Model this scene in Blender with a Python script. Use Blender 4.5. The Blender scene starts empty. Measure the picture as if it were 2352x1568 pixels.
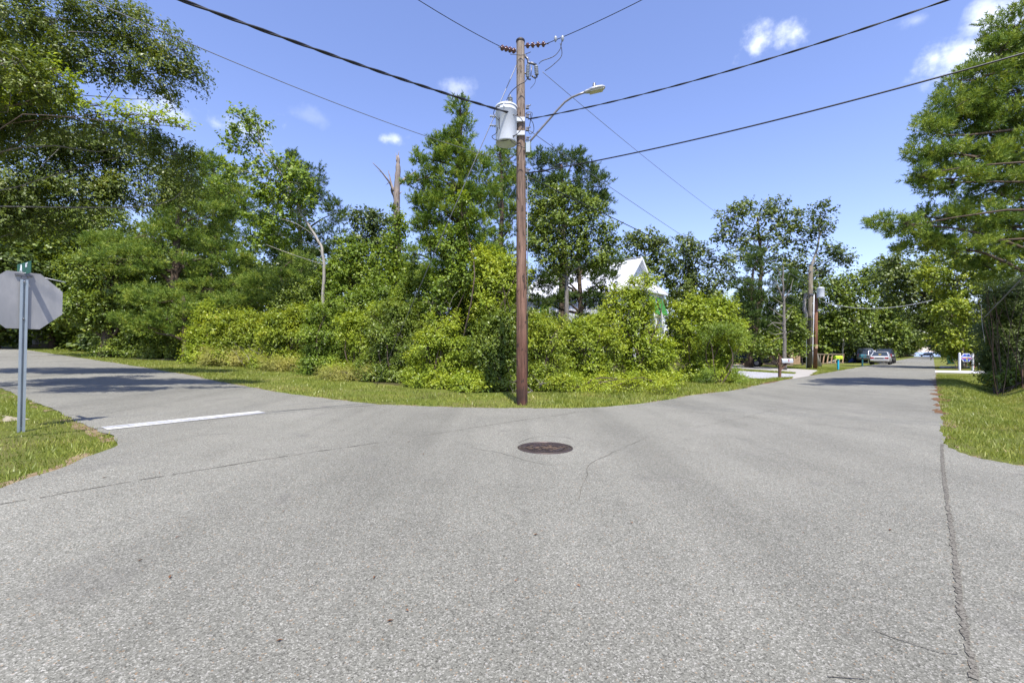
import bpy, bmesh, math, random
import numpy as np
from mathutils import Vector, Matrix

# ------------------------------------------------------------------ camera, world, sun, exposure
SC = bpy.context.scene
COL = SC.collection
F, CX, HY, H = 1045.0, 1176.0, 807.5, 1.22       # focal length, centre column, horizon row (survey units), eye height
cam_d = bpy.data.cameras.new("camera")
cam = bpy.data.objects.new("camera", cam_d); COL.objects.link(cam)
cam.location = (0, 0, H); cam.rotation_euler = (math.radians(90), 0, 0)
cam_d.lens = 16.0; cam_d.sensor_width = 36.0; cam_d.shift_y = 0.010
cam_d.clip_start = 0.05; cam_d.clip_end = 6000
SC.camera = cam
SC.render.resolution_x = 1024; SC.render.resolution_y = 682
SC.view_settings.view_transform = 'Standard'; SC.view_settings.look = 'None'
SC.view_settings.gamma = 1.0; SC.view_settings.exposure = 0.84

SUN_EL = math.radians(64)
SHX, SHY = -0.16, 1.0                              # direction shadows fall on the ground
_l = math.hypot(SHX, SHY); SHX /= _l; SHY /= _l
sun_d = bpy.data.lights.new("sun", 'SUN'); sun_d.energy = 4.6; sun_d.angle = math.radians(0.5); sun_d.color = (1.0, 0.955, 0.88)
sun = bpy.data.objects.new("sun", sun_d); COL.objects.link(sun)
sun.rotation_euler = Vector((-SHX*math.cos(SUN_EL), -SHY*math.cos(SUN_EL), math.sin(SUN_EL))).to_track_quat('Z', 'Y').to_euler()

W = bpy.data.worlds.new("World"); SC.world = W; W.use_nodes = True
wt = W.node_tree; wt.nodes.clear()
def wn(t, **k):
    n = wt.nodes.new(t)
    for a, b in k.items(): setattr(n, a, b)
    return n
def wm(op, a, b=None, c=None, clamp=False):
    n = wn('ShaderNodeMath', operation=op, use_clamp=clamp)
    for i, q in enumerate((a, b, c)):
        if q is None: continue
        if isinstance(q, (int, float)): n.inputs[i].default_value = q
        else: wt.links.new(q, n.inputs[i])
    return n.outputs[0]
sky = wn('ShaderNodeTexSky', sky_type='NISHITA'); sky.sun_disc = False
sky.sun_elevation = SUN_EL; sky.sun_rotation = math.atan2(-SHX, -SHY)
sky.altitude = 0; sky.air_density = 1.0; sky.dust_density = 0.5; sky.ozone_density = 2.6
tint = wn('ShaderNodeMix', data_type='RGBA', blend_type='MULTIPLY'); tint.inputs['Factor'].default_value = 1.0
tint.inputs['B'].default_value = (1.0, .895, 1.06, 1)
wt.links.new(sky.outputs[0], tint.inputs['A'])
tc = wn('ShaderNodeTexCoord')
nz = wn('ShaderNodeTexNoise'); nz.inputs['Scale'].default_value = 9; nz.inputs['Detail'].default_value = 8; nz.inputs['Roughness'].default_value = 0.62
wt.links.new(tc.outputs['Generated'], nz.inputs['Vector'])
nz2 = wn('ShaderNodeTexNoise'); nz2.inputs['Scale'].default_value = 30; nz2.inputs['Detail'].default_value = 6
wt.links.new(tc.outputs['Generated'], nz2.inputs['Vector'])
nmix = wm('ADD', wm('MULTIPLY', nz.outputs[0], 0.7), wm('MULTIPLY', nz2.outputs[0], 0.3))
def wdot(vec):
    n = wn('ShaderNodeVectorMath', operation='DOT_PRODUCT'); wt.links.new(tc.outputs['Generated'], n.inputs[0]); n.inputs[1].default_value = vec
    return n.outputs['Value']
mask = None
CLOUDS = [(1788, 82, 78, 48, 1.0), (2185, 140, 80, 50, .95), (2290, 28, 110, 48, .75), (545, 300, 105, 56, .9), (425, 278, 90, 44, .75),
          (890, 318, 52, 20, .8), (1052, 200, 45, 24, .42), (2105, 48, 40, 22, .35), (715, 268, 40, 22, .12)]
for (cx_, cy_, a_, b_, st_) in CLOUDS:
    d = Vector(((cx_-CX)/F, 1.0, (HY-cy_)/F)); L = d.length; d.normalize()
    e1 = d.cross(Vector((0, 0, 1))).normalized(); e2 = e1.cross(d).normalized()
    A, B, D = wdot(e1), wdot(e2), wdot(d)
    u = wm('DIVIDE', wm('DIVIDE', A, D), a_/F/L); v = wm('DIVIDE', wm('DIVIDE', B, D), b_/F/L)
    r = wm('SQRT', wm('ADD', wm('MULTIPLY', u, u), wm('MULTIPLY', v, v)))
    q = wm('ADD', wm('SUBTRACT', 1.0, r), wm('MULTIPLY', wm('SUBTRACT', nmix, 0.5), 5.2))
    sm = wn('ShaderNodeMapRange', interpolation_type='SMOOTHSTEP'); wt.links.new(q, sm.inputs[0])
    sm.inputs[1].default_value = 0.0; sm.inputs[2].default_value = 1.35; sm.inputs[3].default_value = 0; sm.inputs[4].default_value = st_
    fwd = wm('GREATER_THAN', D, 0.1)
    m = wm('MULTIPLY', sm.outputs[0], fwd)
    mask = m if mask is None else wm('MAXIMUM', mask, m)
cm = wn('ShaderNodeMix', data_type='RGBA'); wt.links.new(mask, cm.inputs['Factor'])
wt.links.new(tint.outputs['Result'], cm.inputs['A']); cm.inputs['B'].default_value = (5.6, 5.9, 6.6, 1)
bg = wn('ShaderNodeBackground'); bg.inputs['Strength'].default_value = 0.15
wt.links.new(cm.outputs['Result'], bg.inputs['Color'])
wo = wn('ShaderNodeOutputWorld'); wt.links.new(bg.outputs[0], wo.inputs[0])

# ------------------------------------------------------------------ terrain
VX, VY = 0.679, 0.734        # the main road runs this way
NX, NY = 0.734, -0.679       # to its right
UX, UY = -0.824, 0.566       # the side street runs this way
def sstep(x, a, b):
    t = np.clip((x-a)/(b-a), 0, 1); return t*t*(3-2*t)
def zf(x, y):
    x = np.asarray(x, float); y = np.asarray(y, float)
    s = UX*x+UY*y; t = VX*x+VY*y; n = NX*x+NY*y
    z = 0.035*1.5*np.logaddexp(0, (np.minimum(s, 75)-5)/1.5)
    z = z-0.004*np.clip(t-8, 0, 400)
    z = z-4.5*sstep(t, 312, 330)
    f = sstep(t, 10.5, 15)*(1-sstep(t, 200, 260))
    z = z-0.36*np.exp(-((n-1.75)/0.62)**2)*f*(1-sstep(t, 30, 36))
    z = z+0.12*sstep(n, 2.3, 4)*f
    return z
def Z(x, y): return float(zf(x, y))
def G(ox, oy, zoff=0):       # the ground point seen at a surveyed column and row
    a, b = (ox-CX)/F, (HY-oy)/F
    Y = 0.5; prev = None
    while Y < 600:
        d = H+b*Y-Z(a*Y, Y)
        if d <= 0:
            lo, hi = prev, Y
            for _ in range(30):
                m = (lo+hi)/2
                if H+b*m-Z(a*m, m) > 0: lo = m
                else: hi = m
            return Vector((a*hi, hi, Z(a*hi, hi)+zoff))
        prev = Y; Y *= 1.01
    return Vector((a*Y, Y, Z(a*Y, Y)))
def P(ox, oy, Y): return Vector(((ox-CX)/F*Y, Y, H+(HY-oy)/F*Y))
def TN(t, n):                # along / beside the main road
    det = VX*NY-VY*NX
    return ((t*NY-n*VY)/det, (-t*NX+n*VX)/det)

# ------------------------------------------------------------------ node material helpers
MATS = {}
class NT:
    def __init__(s, name):
        s.m = bpy.data.materials.new(name); s.m.use_nodes = True; s.t = s.m.node_tree; s.t.nodes.clear()
        s.out = s.t.nodes.new('ShaderNodeOutputMaterial'); s.co = s.t.nodes.new('ShaderNodeTexCoord').outputs['Object']
        s.geo = s.t.nodes.new('ShaderNodeNewGeometry')
    def n(s, t, **k):
        n = s.t.nodes.new(t)
        for a, b in k.items(): setattr(n, a, b)
        return n
    def put(s, sock, v):
        if v is None: return
        if isinstance(v, bpy.types.NodeSocket): s.t.links.new(v, sock)
        elif isinstance(v, (tuple, list)) and sock.type == 'RGBA': sock.default_value = (v[0], v[1], v[2], 1)
        else: sock.default_value = v
    def math(s, op, a, b=None, clamp=False):
        n = s.n('ShaderNodeMath', operation=op, use_clamp=clamp); s.put(n.inputs[0], a); s.put(n.inputs[1], b); return n.outputs[0]
    def noise(s, scale, detail=4, rough=.55, vec=None, dist=0):
        n = s.n('ShaderNodeTexNoise'); s.put(n.inputs['Vector'], vec or s.co); n.inputs['Scale'].default_value = scale
        n.inputs['Detail'].default_value = detail; n.inputs['Roughness'].default_value = rough; n.inputs['Distortion'].default_value = dist
        return n.outputs[0]
    def stretch(s, sc, vec=None):
        n = s.n('ShaderNodeMapping'); s.put(n.inputs['Vector'], vec or s.co); n.inputs['Scale'].default_value = sc; return n.outputs[0]
    def voro(s, scale, feat='F1', vec=None):
        n = s.n('ShaderNodeTexVoronoi', feature=feat); s.put(n.inputs['Vector'], vec or s.co); n.inputs['Scale'].default_value = scale; return n
    def ramp(s, fac, stops, interp='LINEAR'):
        n = s.n('ShaderNodeValToRGB'); n.color_ramp.interpolation = interp; s.put(n.inputs[0], fac)
        e = n.color_ramp.elements
        while len(e) < len(stops): e.new(0.5)
        for i, (p, c) in enumerate(stops):
            e[i].position = p; e[i].color = (c, c, c, 1) if isinstance(c, (int, float)) else (c[0], c[1], c[2], 1)
        return n.outputs[0]
    def mix(s, f, a, b, mode='MIX'):
        n = s.n('ShaderNodeMix', data_type='RGBA', blend_type=mode); s.put(n.inputs['Factor'], f); s.put(n.inputs['A'], a); s.put(n.inputs['B'], b); return n.outputs['Result']
    def bump(s, h, strength=.3, dist=.01):
        n = s.n('ShaderNodeBump'); s.put(n.inputs['Height'], h); n.inputs['Strength'].default_value = strength; n.inputs['Distance'].default_value = dist; return n.outputs[0]
    def pbr(s, col, rough=.6, metal=0, spec=.5, normal=None):
        n = s.n('ShaderNodeBsdfPrincipled'); s.put(n.inputs['Base Color'], col); s.put(n.inputs['Roughness'], rough)
        s.put(n.inputs['Metallic'], metal); n.inputs['Specular IOR Level'].default_value = spec
        if normal is not None: s.put(n.inputs['Normal'], normal)
        return n
    def done(s, sh):
        s.t.links.new(sh, s.out.inputs[0]); MATS[s.m.name] = s.m; return s.m

def simple(name, col, rough=.5, metal=0, spec=.5, var=.15, scale=6):
    k = NT(name); nn = k.noise(scale, 5)
    c2 = tuple(min(1, c*(1+var)) for c in col); c1 = tuple(c*(1-var) for c in col)
    c = k.ramp(nn, [(.3, c1), (.7, c2)])
    return k.done(k.pbr(c, rough, metal, spec).outputs[0])

def leaf_mat(name, stops, trans=.38, rough=.42, spec=.35, nscale=1.3, nshift=.5, tgain=1.25):
    """leaf colour varies from leaf to leaf and from spray to spray"""
    k = NT(name)
    rnd = k.geo.outputs['Random Per Island']
    big = k.noise(nscale, 3, .5)
    f = k.math('ADD', k.math('MULTIPLY', rnd, 1-nshift), k.math('MULTIPLY', k.ramp(big, [(.3, 0.), (.7, 1.)]), nshift))
    stops = [(q, (v[0]*1.18, v[1]*1.16, v[2]*1.45)) for q, v in stops]
    c = k.ramp(f, stops)
    p = k.pbr(c, rough, 0, spec)
    tr = k.n('ShaderNodeBsdfTranslucent')
    tcol = k.mix(1.0, c, (1.25*tgain, 1.15*tgain, .45*tgain), 'MULTIPLY'); k.put(tr.inputs[0], tcol)
    mx = k.n('ShaderNodeMixShader'); mx.inputs[0].default_value = trans*.72
    k.t.links.new(p.outputs[0], mx.inputs[1]); k.t.links.new(tr.outputs[0], mx.inputs[2])
    return k.done(mx.outputs[0])

leaf_mat('leaf_shrub', [(0, (.07, .11, .012)), (.4, (.16, .22, .018)), (.78, (.29, .34, .028)), (.955, (.38, .38, .035)), (.98, (.40, .20, .03))], trans=.42, spec=.3)
leaf_mat('leaf_lime', [(0, (.10, .155, .014)), (.5, (.21, .28, .02)), (1, (.37, .41, .035))], trans=.45, spec=.3)
leaf_mat('leaf_weed', [(0, (.12, .13, .03)), (.5, (.26, .27, .05)), (1, (.42, .38, .10))], trans=.4, spec=.2)
leaf_mat('leaf_broad', [(0, (.05, .082, .012)), (.5, (.115, .168, .018)), (.85, (.20, .25, .028)), (1, (.32, .33, .04))], trans=.38, spec=.35)
leaf_mat('leaf_oak', [(0, (.045, .07, .012)), (.55, (.095, .135, .02)), (.9, (.165, .20, .03)), (1, (.26, .26, .045))], trans=.38, spec=.35)
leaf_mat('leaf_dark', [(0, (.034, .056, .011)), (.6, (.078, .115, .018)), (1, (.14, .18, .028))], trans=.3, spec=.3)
leaf_mat('leaf_tallow', [(0, (.06, .105, .012)), (.5, (.13, .20, .02)), (1, (.26, .32, .03))], trans=.42, spec=.3)
leaf_mat('leaf_spray', [(0, (.11, .18, .015)), (.6, (.22, .30, .02)), (1, (.36, .38, .03))], trans=.5, spec=.2)
leaf_mat('needle_green', [(0, (.04, .085, .012)), (.45, (.11, .18, .02)), (.8, (.23, .29, .032)), (1, (.36, .37, .06))], trans=.25, spec=.2, nscale=2.6, nshift=.68)
leaf_mat('needle_gold', [(0, (.045, .088, .016)), (.38, (.105, .17, .024)), (.74, (.22, .285, .036)), (1, (.40, .41, .07))], trans=.28, spec=.2, nscale=2.2, nshift=.68)
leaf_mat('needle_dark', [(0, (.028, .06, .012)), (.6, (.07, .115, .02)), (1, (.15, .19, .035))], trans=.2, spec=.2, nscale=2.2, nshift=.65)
leaf_mat('palm_green', [(0, (.12, .16, .04)), (1, (.34, .36, .12))], trans=.35)
leaf_mat('grass_blade', [(0, (.085, .115, .02)), (.45, (.165, .205, .024)), (.8, (.245, .26, .04)), (1, (.36, .30, .11))], trans=.35, nscale=1.2, nshift=.5)

def bark(name, a, b, c, sc=14):
    k = NT(name); st = k.stretch((1, 1, .22)); n1 = k.noise(sc, 6, .65, st); n2 = k.noise(2.2, 3)
    col = k.mix(k.ramp(n2, [(.42, 0.), (.62, 1.)]), k.ramp(n1, [(.3, a), (.62, b)]), c)
    return k.done(k.pbr(col, .9, 0, .2, k.bump(n1, .8, .03)).outputs[0])
bark('bark_brown', (.035, .025, .018), (.13, .095, .07), (.09, .07, .052))
bark('bark_grey', (.07, .062, .052), (.26, .24, .21), (.17, .155, .135))
bark('bark_pale', (.16, .145, .125), (.42, .39, .35), (.30, .28, .25))
bark('bark_dead', (.085, .062, .05), (.34, .28, .235), (.23, .20, .18))

# asphalt: worn grey with a fine stone speckle
def asphalt(name, a0, a1, a2):
    k = NT(name)
    v1 = k.voro(135); v2 = k.voro(260)
    s1 = k.n('ShaderNodeSeparateColor'); k.put(s1.inputs[0], v1.outputs['Color'])
    s2 = k.n('ShaderNodeSeparateColor'); k.put(s2.inputs[0], v2.outputs['Color'])
    g = k.math('ADD', k.math('MULTIPLY', s1.outputs[0], .62), k.math('MULTIPLY', s2.outputs[0], .38))
    stone = k.ramp(g, [(.12, a0), (.36, a1), (.66, tuple(q*1.1 for q in a1)), (.92, a2)])
    warm = k.math('GREATER_THAN', s1.outputs[1], .985)
    stone = k.mix(k.math('MULTIPLY', warm, .55), stone, (.30, .19, .10))
    pale = k.math('GREATER_THAN', s1.outputs[2], .975)
    stone = k.mix(k.math('MULTIPLY', pale, .5), stone, (.42, .40, .37))
    pit = k.ramp(v1.outputs['Distance'], [(.0, 1.0), (.6, 1.0), (.95, .80)])
    stone = k.mix(1.0, stone, pit, 'MULTIPLY')
    big = k.noise(.13, 5, .6); mid = k.noise(1.1, 6, .65)
    mp = k.n('ShaderNodeMapping'); k.put(mp.inputs['Vector'], k.co); mp.inputs['Rotation'].default_value = (0, 0, math.atan2(VX, VY)); mp.inputs['Scale'].default_value = (1.1, .07, 1)
    lane = k.noise(1.0, 5, .6, mp.outputs[0], .3)
    stone = k.mix(1.0, stone, k.ramp(big, [(.3, .84), (.7, 1.12)]), 'MULTIPLY')
    stone = k.mix(1.0, stone, k.ramp(mid, [(.3, .92), (.7, 1.06)]), 'MULTIPLY')
    stone = k.mix(1.0, stone, k.ramp(lane, [(.30, .82), (.5, 1.0), (.7, 1.09)]), 'MULTIPLY')
    spot = k.noise(2.3, 4, .55); stone = k.mix(k.ramp(spot, [(.64, 0.), (.74, .45)]), stone, (.095, .09, .082)); oil = k.noise(.8, 3, .5, k.stretch((1.3, .9, 1))); stone = k.mix(k.ramp(oil, [(.63, 0.), (.72, .28)]), stone, (.10, .095, .088)); fine = k.noise(.45, 7, .7); stone = k.mix(k.ramp(fine, [(.56, 0.), (.66, .22)]), stone, (.235, .225, .20))
    h = k.math('ADD', v1.outputs['Distance'], k.noise(90, 3))
    return k.done(k.pbr(stone, .85, 0, .25, k.bump(h, .5, .004)).outputs[0])
asphalt('asphalt', (.070, .068, .0565), (.164, .161, .135), (.365, .355, .31))
def concrete(name, col):
    k = NT(name); n1 = k.noise(1.4, 6, .6); n2 = k.noise(60, 3)
    c = k.mix(1.0, k.ramp(n1, [(.3, tuple(q*.8 for q in col)), (.7, tuple(q*1.1 for q in col))]), k.ramp(n2, [(.3, .88), (.7, 1.08)]), 'MULTIPLY')
    return k.done(k.pbr(c, .85, 0, .3, k.bump(n2, .3, .003)).outputs[0])
concrete('concrete', (.34, .32, .29)); concrete('concrete_white', (.5, .5, .52)); concrete('foundation_block', (.22, .21, .2))
k = NT('gravel'); v = k.voro(22); c = k.ramp(k.math('MULTIPLY', v.outputs['Color'], 1.0), [(.1, (.16, .155, .16)), (.6, (.33, .33, .35)), (.95, (.55, .55, .57))])
k.done(k.pbr(c, .9, 0, .3, k.bump(v.outputs['Distance'], .8, .02)).outputs[0])
k = NT('sandy_dirt'); n1 = k.noise(9, 6); k.done(k.pbr(k.ramp(n1, [(.3, (.12, .075, .04)), (.7, (.24, .19, .12))]), .95, 0, .1).outputs[0])
k = NT('pine_straw'); n1 = k.noise(40, 6, .7); k.done(k.pbr(k.ramp(n1, [(.3, (.06, .035, .02)), (.7, (.19, .105, .055))]), .95, 0, .1).outputs[0])
k = NT('sand_pale'); n1 = k.noise(14, 6); k.done(k.pbr(k.ramp(n1, [(.3, (.17, .15, .09)), (.7, (.36, .32, .25))]), .95, 0, .1).outputs[0])
# lawn soil under the blades
k = NT('lawn'); n1 = k.noise(.7, 5, .6); n2 = k.noise(16, 6, .7); n3 = k.noise(70, 4, .7); n4 = k.noise(.27, 4, .6)
c = k.ramp(n2, [(.3, (.07, .095, .016)), (.5, (.125, .155, .022)), (.72, (.20, .215, .04))])
c = k.mix(k.ramp(n1, [(.42, 0.), (.72, .75)]), c, k.ramp(n2, [(.35, (.15, .125, .05)), (.7, (.27, .22, .11))]))
c = k.mix(k.ramp(n4, [(.55, 0.), (.75, .5)]), c, (.10, .135, .02))
c = k.mix(1.0, c, k.ramp(n3, [(.3, .62), (.7, 1.25)]), 'MULTIPLY')
k.done(k.pbr(c, .95, 0, .15, k.bump(n3, 1.0, .03)).outputs[0])
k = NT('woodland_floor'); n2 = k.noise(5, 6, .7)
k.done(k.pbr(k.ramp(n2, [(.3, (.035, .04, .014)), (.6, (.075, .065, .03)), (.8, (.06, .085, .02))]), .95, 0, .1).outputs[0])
k = NT('bay_water'); n1 = k.noise(.6, 4, .6, k.stretch((1, 1, 1)))
k.done(k.pbr((.12, .19, .33), .22, 0, .5, k.bump(n1, .5, .2)).outputs[0])
k = NT('road_paint'); n1 = k.noise(26, 6, .75); n2 = k.noise(120, 2)
k.done(k.pbr(k.mix(k.ramp(n1, [(.46, 0.), (.62, .75)]), k.ramp(n2, [(.3, (.42, .42, .41)), (.7, (.60, .60, .58))]), (.24, .235, .225)), .6, 0, .3).outputs[0])
k = NT('crack_seal'); n1 = k.noise(70, 4, .75)
k.done(k.pbr(k.ramp(n1, [(.42, (.055, .05, .042)), (.56, (.165, .155, .13))]), .9, 0, .2).outputs[0])
# pole timber: rusty brown below, silvered above, with dark checks
k = NT('pole_timber')
sx = k.n('ShaderNodeSeparateXYZ'); k.put(sx.inputs[0], k.co)
st = k.stretch((5, 5, .28)); n1 = k.noise(4.5, 6, .75, st); n2 = k.noise(1.1, 3, .5); n3 = k.noise(1.0, 3, .6, k.stretch((12, 12, 3.0)), 1.0)
hgt = k.math('ADD', k.math('DIVIDE', sx.outputs[2], 8.4), k.math('MULTIPLY', k.math('SUBTRACT', n2, .5), .35))
base = k.ramp(hgt, [(.0, (.030, .02, .016)), (.045, (.09, .042, .028)), (.3, (.19, .108, .074)), (.62, (.175, .122, .092)), (.9, (.225, .185, .15))])
c = k.mix(1.0, base, k.ramp(n1, [(.28, .3), (.5, 1.0), (.72, 1.75)]), 'MULTIPLY')
c = k.mix(k.ramp(n3, [(.58, 0.), (.64, .85)]), c, (.035, .024, .02))
k.done(k.pbr(c, .85, 0, .25, k.bump(n1, .9, .02)).outputs[0])
bark('pole_old_grey', (.07, .06, .045), (.2, .175, .13), (.14, .12, .09), 8)
bark('pole_rusty', (.07, .035, .02), (.27, .13, .075), (.17, .085, .055), 8)
bark('wood_weathered', (.10, .075, .055), (.28, .225, .175), (.2, .16, .12), 10)
bark('wood_tan', (.20, .13, .08), (.48, .33, .22), (.35, .24, .15), 8)
bark('wood_post', (.06, .035, .025), (.19, .115, .08), (.13, .075, .055), 10)
k = NT('galvanised'); v = k.voro(26); n1 = k.noise(3, 5)
c = k.mix(k.ramp(n1, [(.4, 0.), (.7, .6)]), (.36, .41, .43), (.25, .29, .31)); k.done(k.pbr(c, k.ramp(n1, [(.3, .35), (.7, .55)]), .55, .5).outputs[0])
k = NT('sign_back'); n1 = k.noise(1.2, 5, .6, k.stretch((2.2, 2.2, .8))); n2 = k.noise(9, 6, .7, k.stretch((1, 1, .25)))
c = k.ramp(n1, [(.3, (.25, .25, .25)), (.7, (.38, .37, .355))]); c = k.mix(1.0, c, k.ramp(n2, [(.3, .88), (.72, 1.08)]), 'MULTIPLY')
k.done(k.pbr(c, k.ramp(n2, [(.3, .42), (.7, .6)]), .35, .5).outputs[0])
simple('sign_red', (.5, .02, .02), .4); simple('sign_green', (.004, .075, .04), .65); simple('white_paint', (.72, .73, .74), .4, var=.06)
simple('tank_grey', (.56, .59, .62), .35, var=.06, scale=3); simple('lamp_grey', (.42, .43, .45), .4, var=.08); simple('lamp_lens', (.52, .5, .38), .2)
simple('steel_arm', (.25, .24, .25), .45, .5); simple('porcelain_brown', (.085, .03, .022), .18, 0, .7); simple('porcelain_grey', (.27, .29, .31), .3)
simple('hardware', (.16, .16, .17), .45, .6); simple('cable_black', (.012, .012, .015), .45, var=.2); simple('cable_grey', (.15, .155, .17), .5, .3)
simple('cable_white', (.6, .6, .62), .5); simple('cast_iron', (.085, .062, .056), .42, .55, .5, .45, 7); simple('cast_iron_dark', (.03, .024, .024), .6, .4)
simple('rust_stain', (.085, .058, .04), .75, .1, .3, .5, 22)
simple('house_wall', (.66, .67, .68), .6, var=.05); simple('house_wall_beige', (.42, .40, .35), .7, var=.08); simple('trim_white', (.78, .78, .78), .5, var=.04)
k = NT('metal_roof'); w = k.n('ShaderNodeTexWave'); w.inputs['Scale'].default_value = .01; n1 = k.noise(.8, 4)
k.done(k.pbr(k.ramp(n1, [(.3, (.66, .67, .70)), (.7, (.78, .79, .81))]), .38, .12, .5).outputs[0])
simple('gable_panel', (.50, .55, .60), .6, var=.05); simple('shutter_green', (.085, .33, .07), .45, var=.1); simple('glass_dark', (.03, .04, .05), .08, 0, .8)
simple('car_silver', (.60, .61, .63), .28, .35, .5, .04); simple('car_grey', (.30, .33, .38), .3, .5); simple('car_black', (.012, .014, .018), .2, 0, .6)
simple('car_white', (.7, .7, .72), .3); simple('rubber', (.016, .016, .017), .8); simple('hubcap', (.35, .35, .36), .35, .7)
simple('tail_red', (.28, .012, .015), .2, 0, .6); simple('bumper_dark', (.05, .05, .055), .5); simple('plate_yellow', (.8, .6, .08), .5)
simple('cone_orange', (.85, .16, .02), .5, var=.08); simple('bin_green', (.01, .085, .06), .5); simple('tarp_blue', (.01, .025, .14), .45)
simple('mailbox_silver', (.62, .65, .68), .3, .4); simple('mailbox_lime', (.42, .60, .02), .45); simple('post_turquoise', (.015, .36, .50), .5)
simple('mailbox_teal', (.035, .13, .16), .45); simple('sign_navy', (.02, .03, .14), .4); simple('sign_blue', (.04, .08, .42), .4)
simple('sign_orange', (.6, .14, .04), .5); simple('sign_lime', (.35, .5, .05), .5); simple('pink_plastic', (.7, .2, .22), .5); simple('dark_red', (.14, .012, .015), .5)
simple('litter_leaf', (.17, .08, .035), .9, var=.5, scale=30)

# ------------------------------------------------------------------ object helpers
def link(o, parent=None):
    COL.objects.link(o)
    if parent is not None: o.parent = parent
    return o
def mesh_np(name, V, faces_flat, fsize, mat, parent=None, smooth=False, loc=None):
    """V (n,3), faces given as a flat index array of polygons with the same size"""
    me = bpy.data.meshes.new(name)
    V = np.asarray(V, np.float32); fl = np.asarray(faces_flat, np.int32).ravel()
    nf = len(fl)//fsize
    me.vertices.add(len(V)); me.vertices.foreach_set('co', V.ravel())
    me.loops.add(len(fl)); me.loops.foreach_set('vertex_index', fl)
    me.polygons.add(nf); me.polygons.foreach_set('loop_start', np.arange(0, nf*fsize, fsize, dtype=np.int32))
    me.polygons.foreach_set('loop_total', np.full(nf, fsize, np.int32))
    if smooth: me.polygons.foreach_set('use_smooth', np.ones(nf, bool))
    me.update(calc_edges=True)
    me.materials.append(MATS[mat])
    o = bpy.data.objects.new(name, me); link(o, parent)
    return o
def tag(o, label=None, cat=None, group=None, kind=None):
    if label: o['label'] = label
    if cat: o['category'] = cat
    if group: o['group'] = group
    if kind: o['kind'] = kind
    return o
def empty(name, loc, label, cat, group=None, rz=0):
    o = bpy.data.objects.new(name, None); o.empty_display_size = .3
    o.location = loc; o.rotation_euler = (0, 0, rz); COL.objects.link(o)
    return tag(o, label, cat, group)

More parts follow.
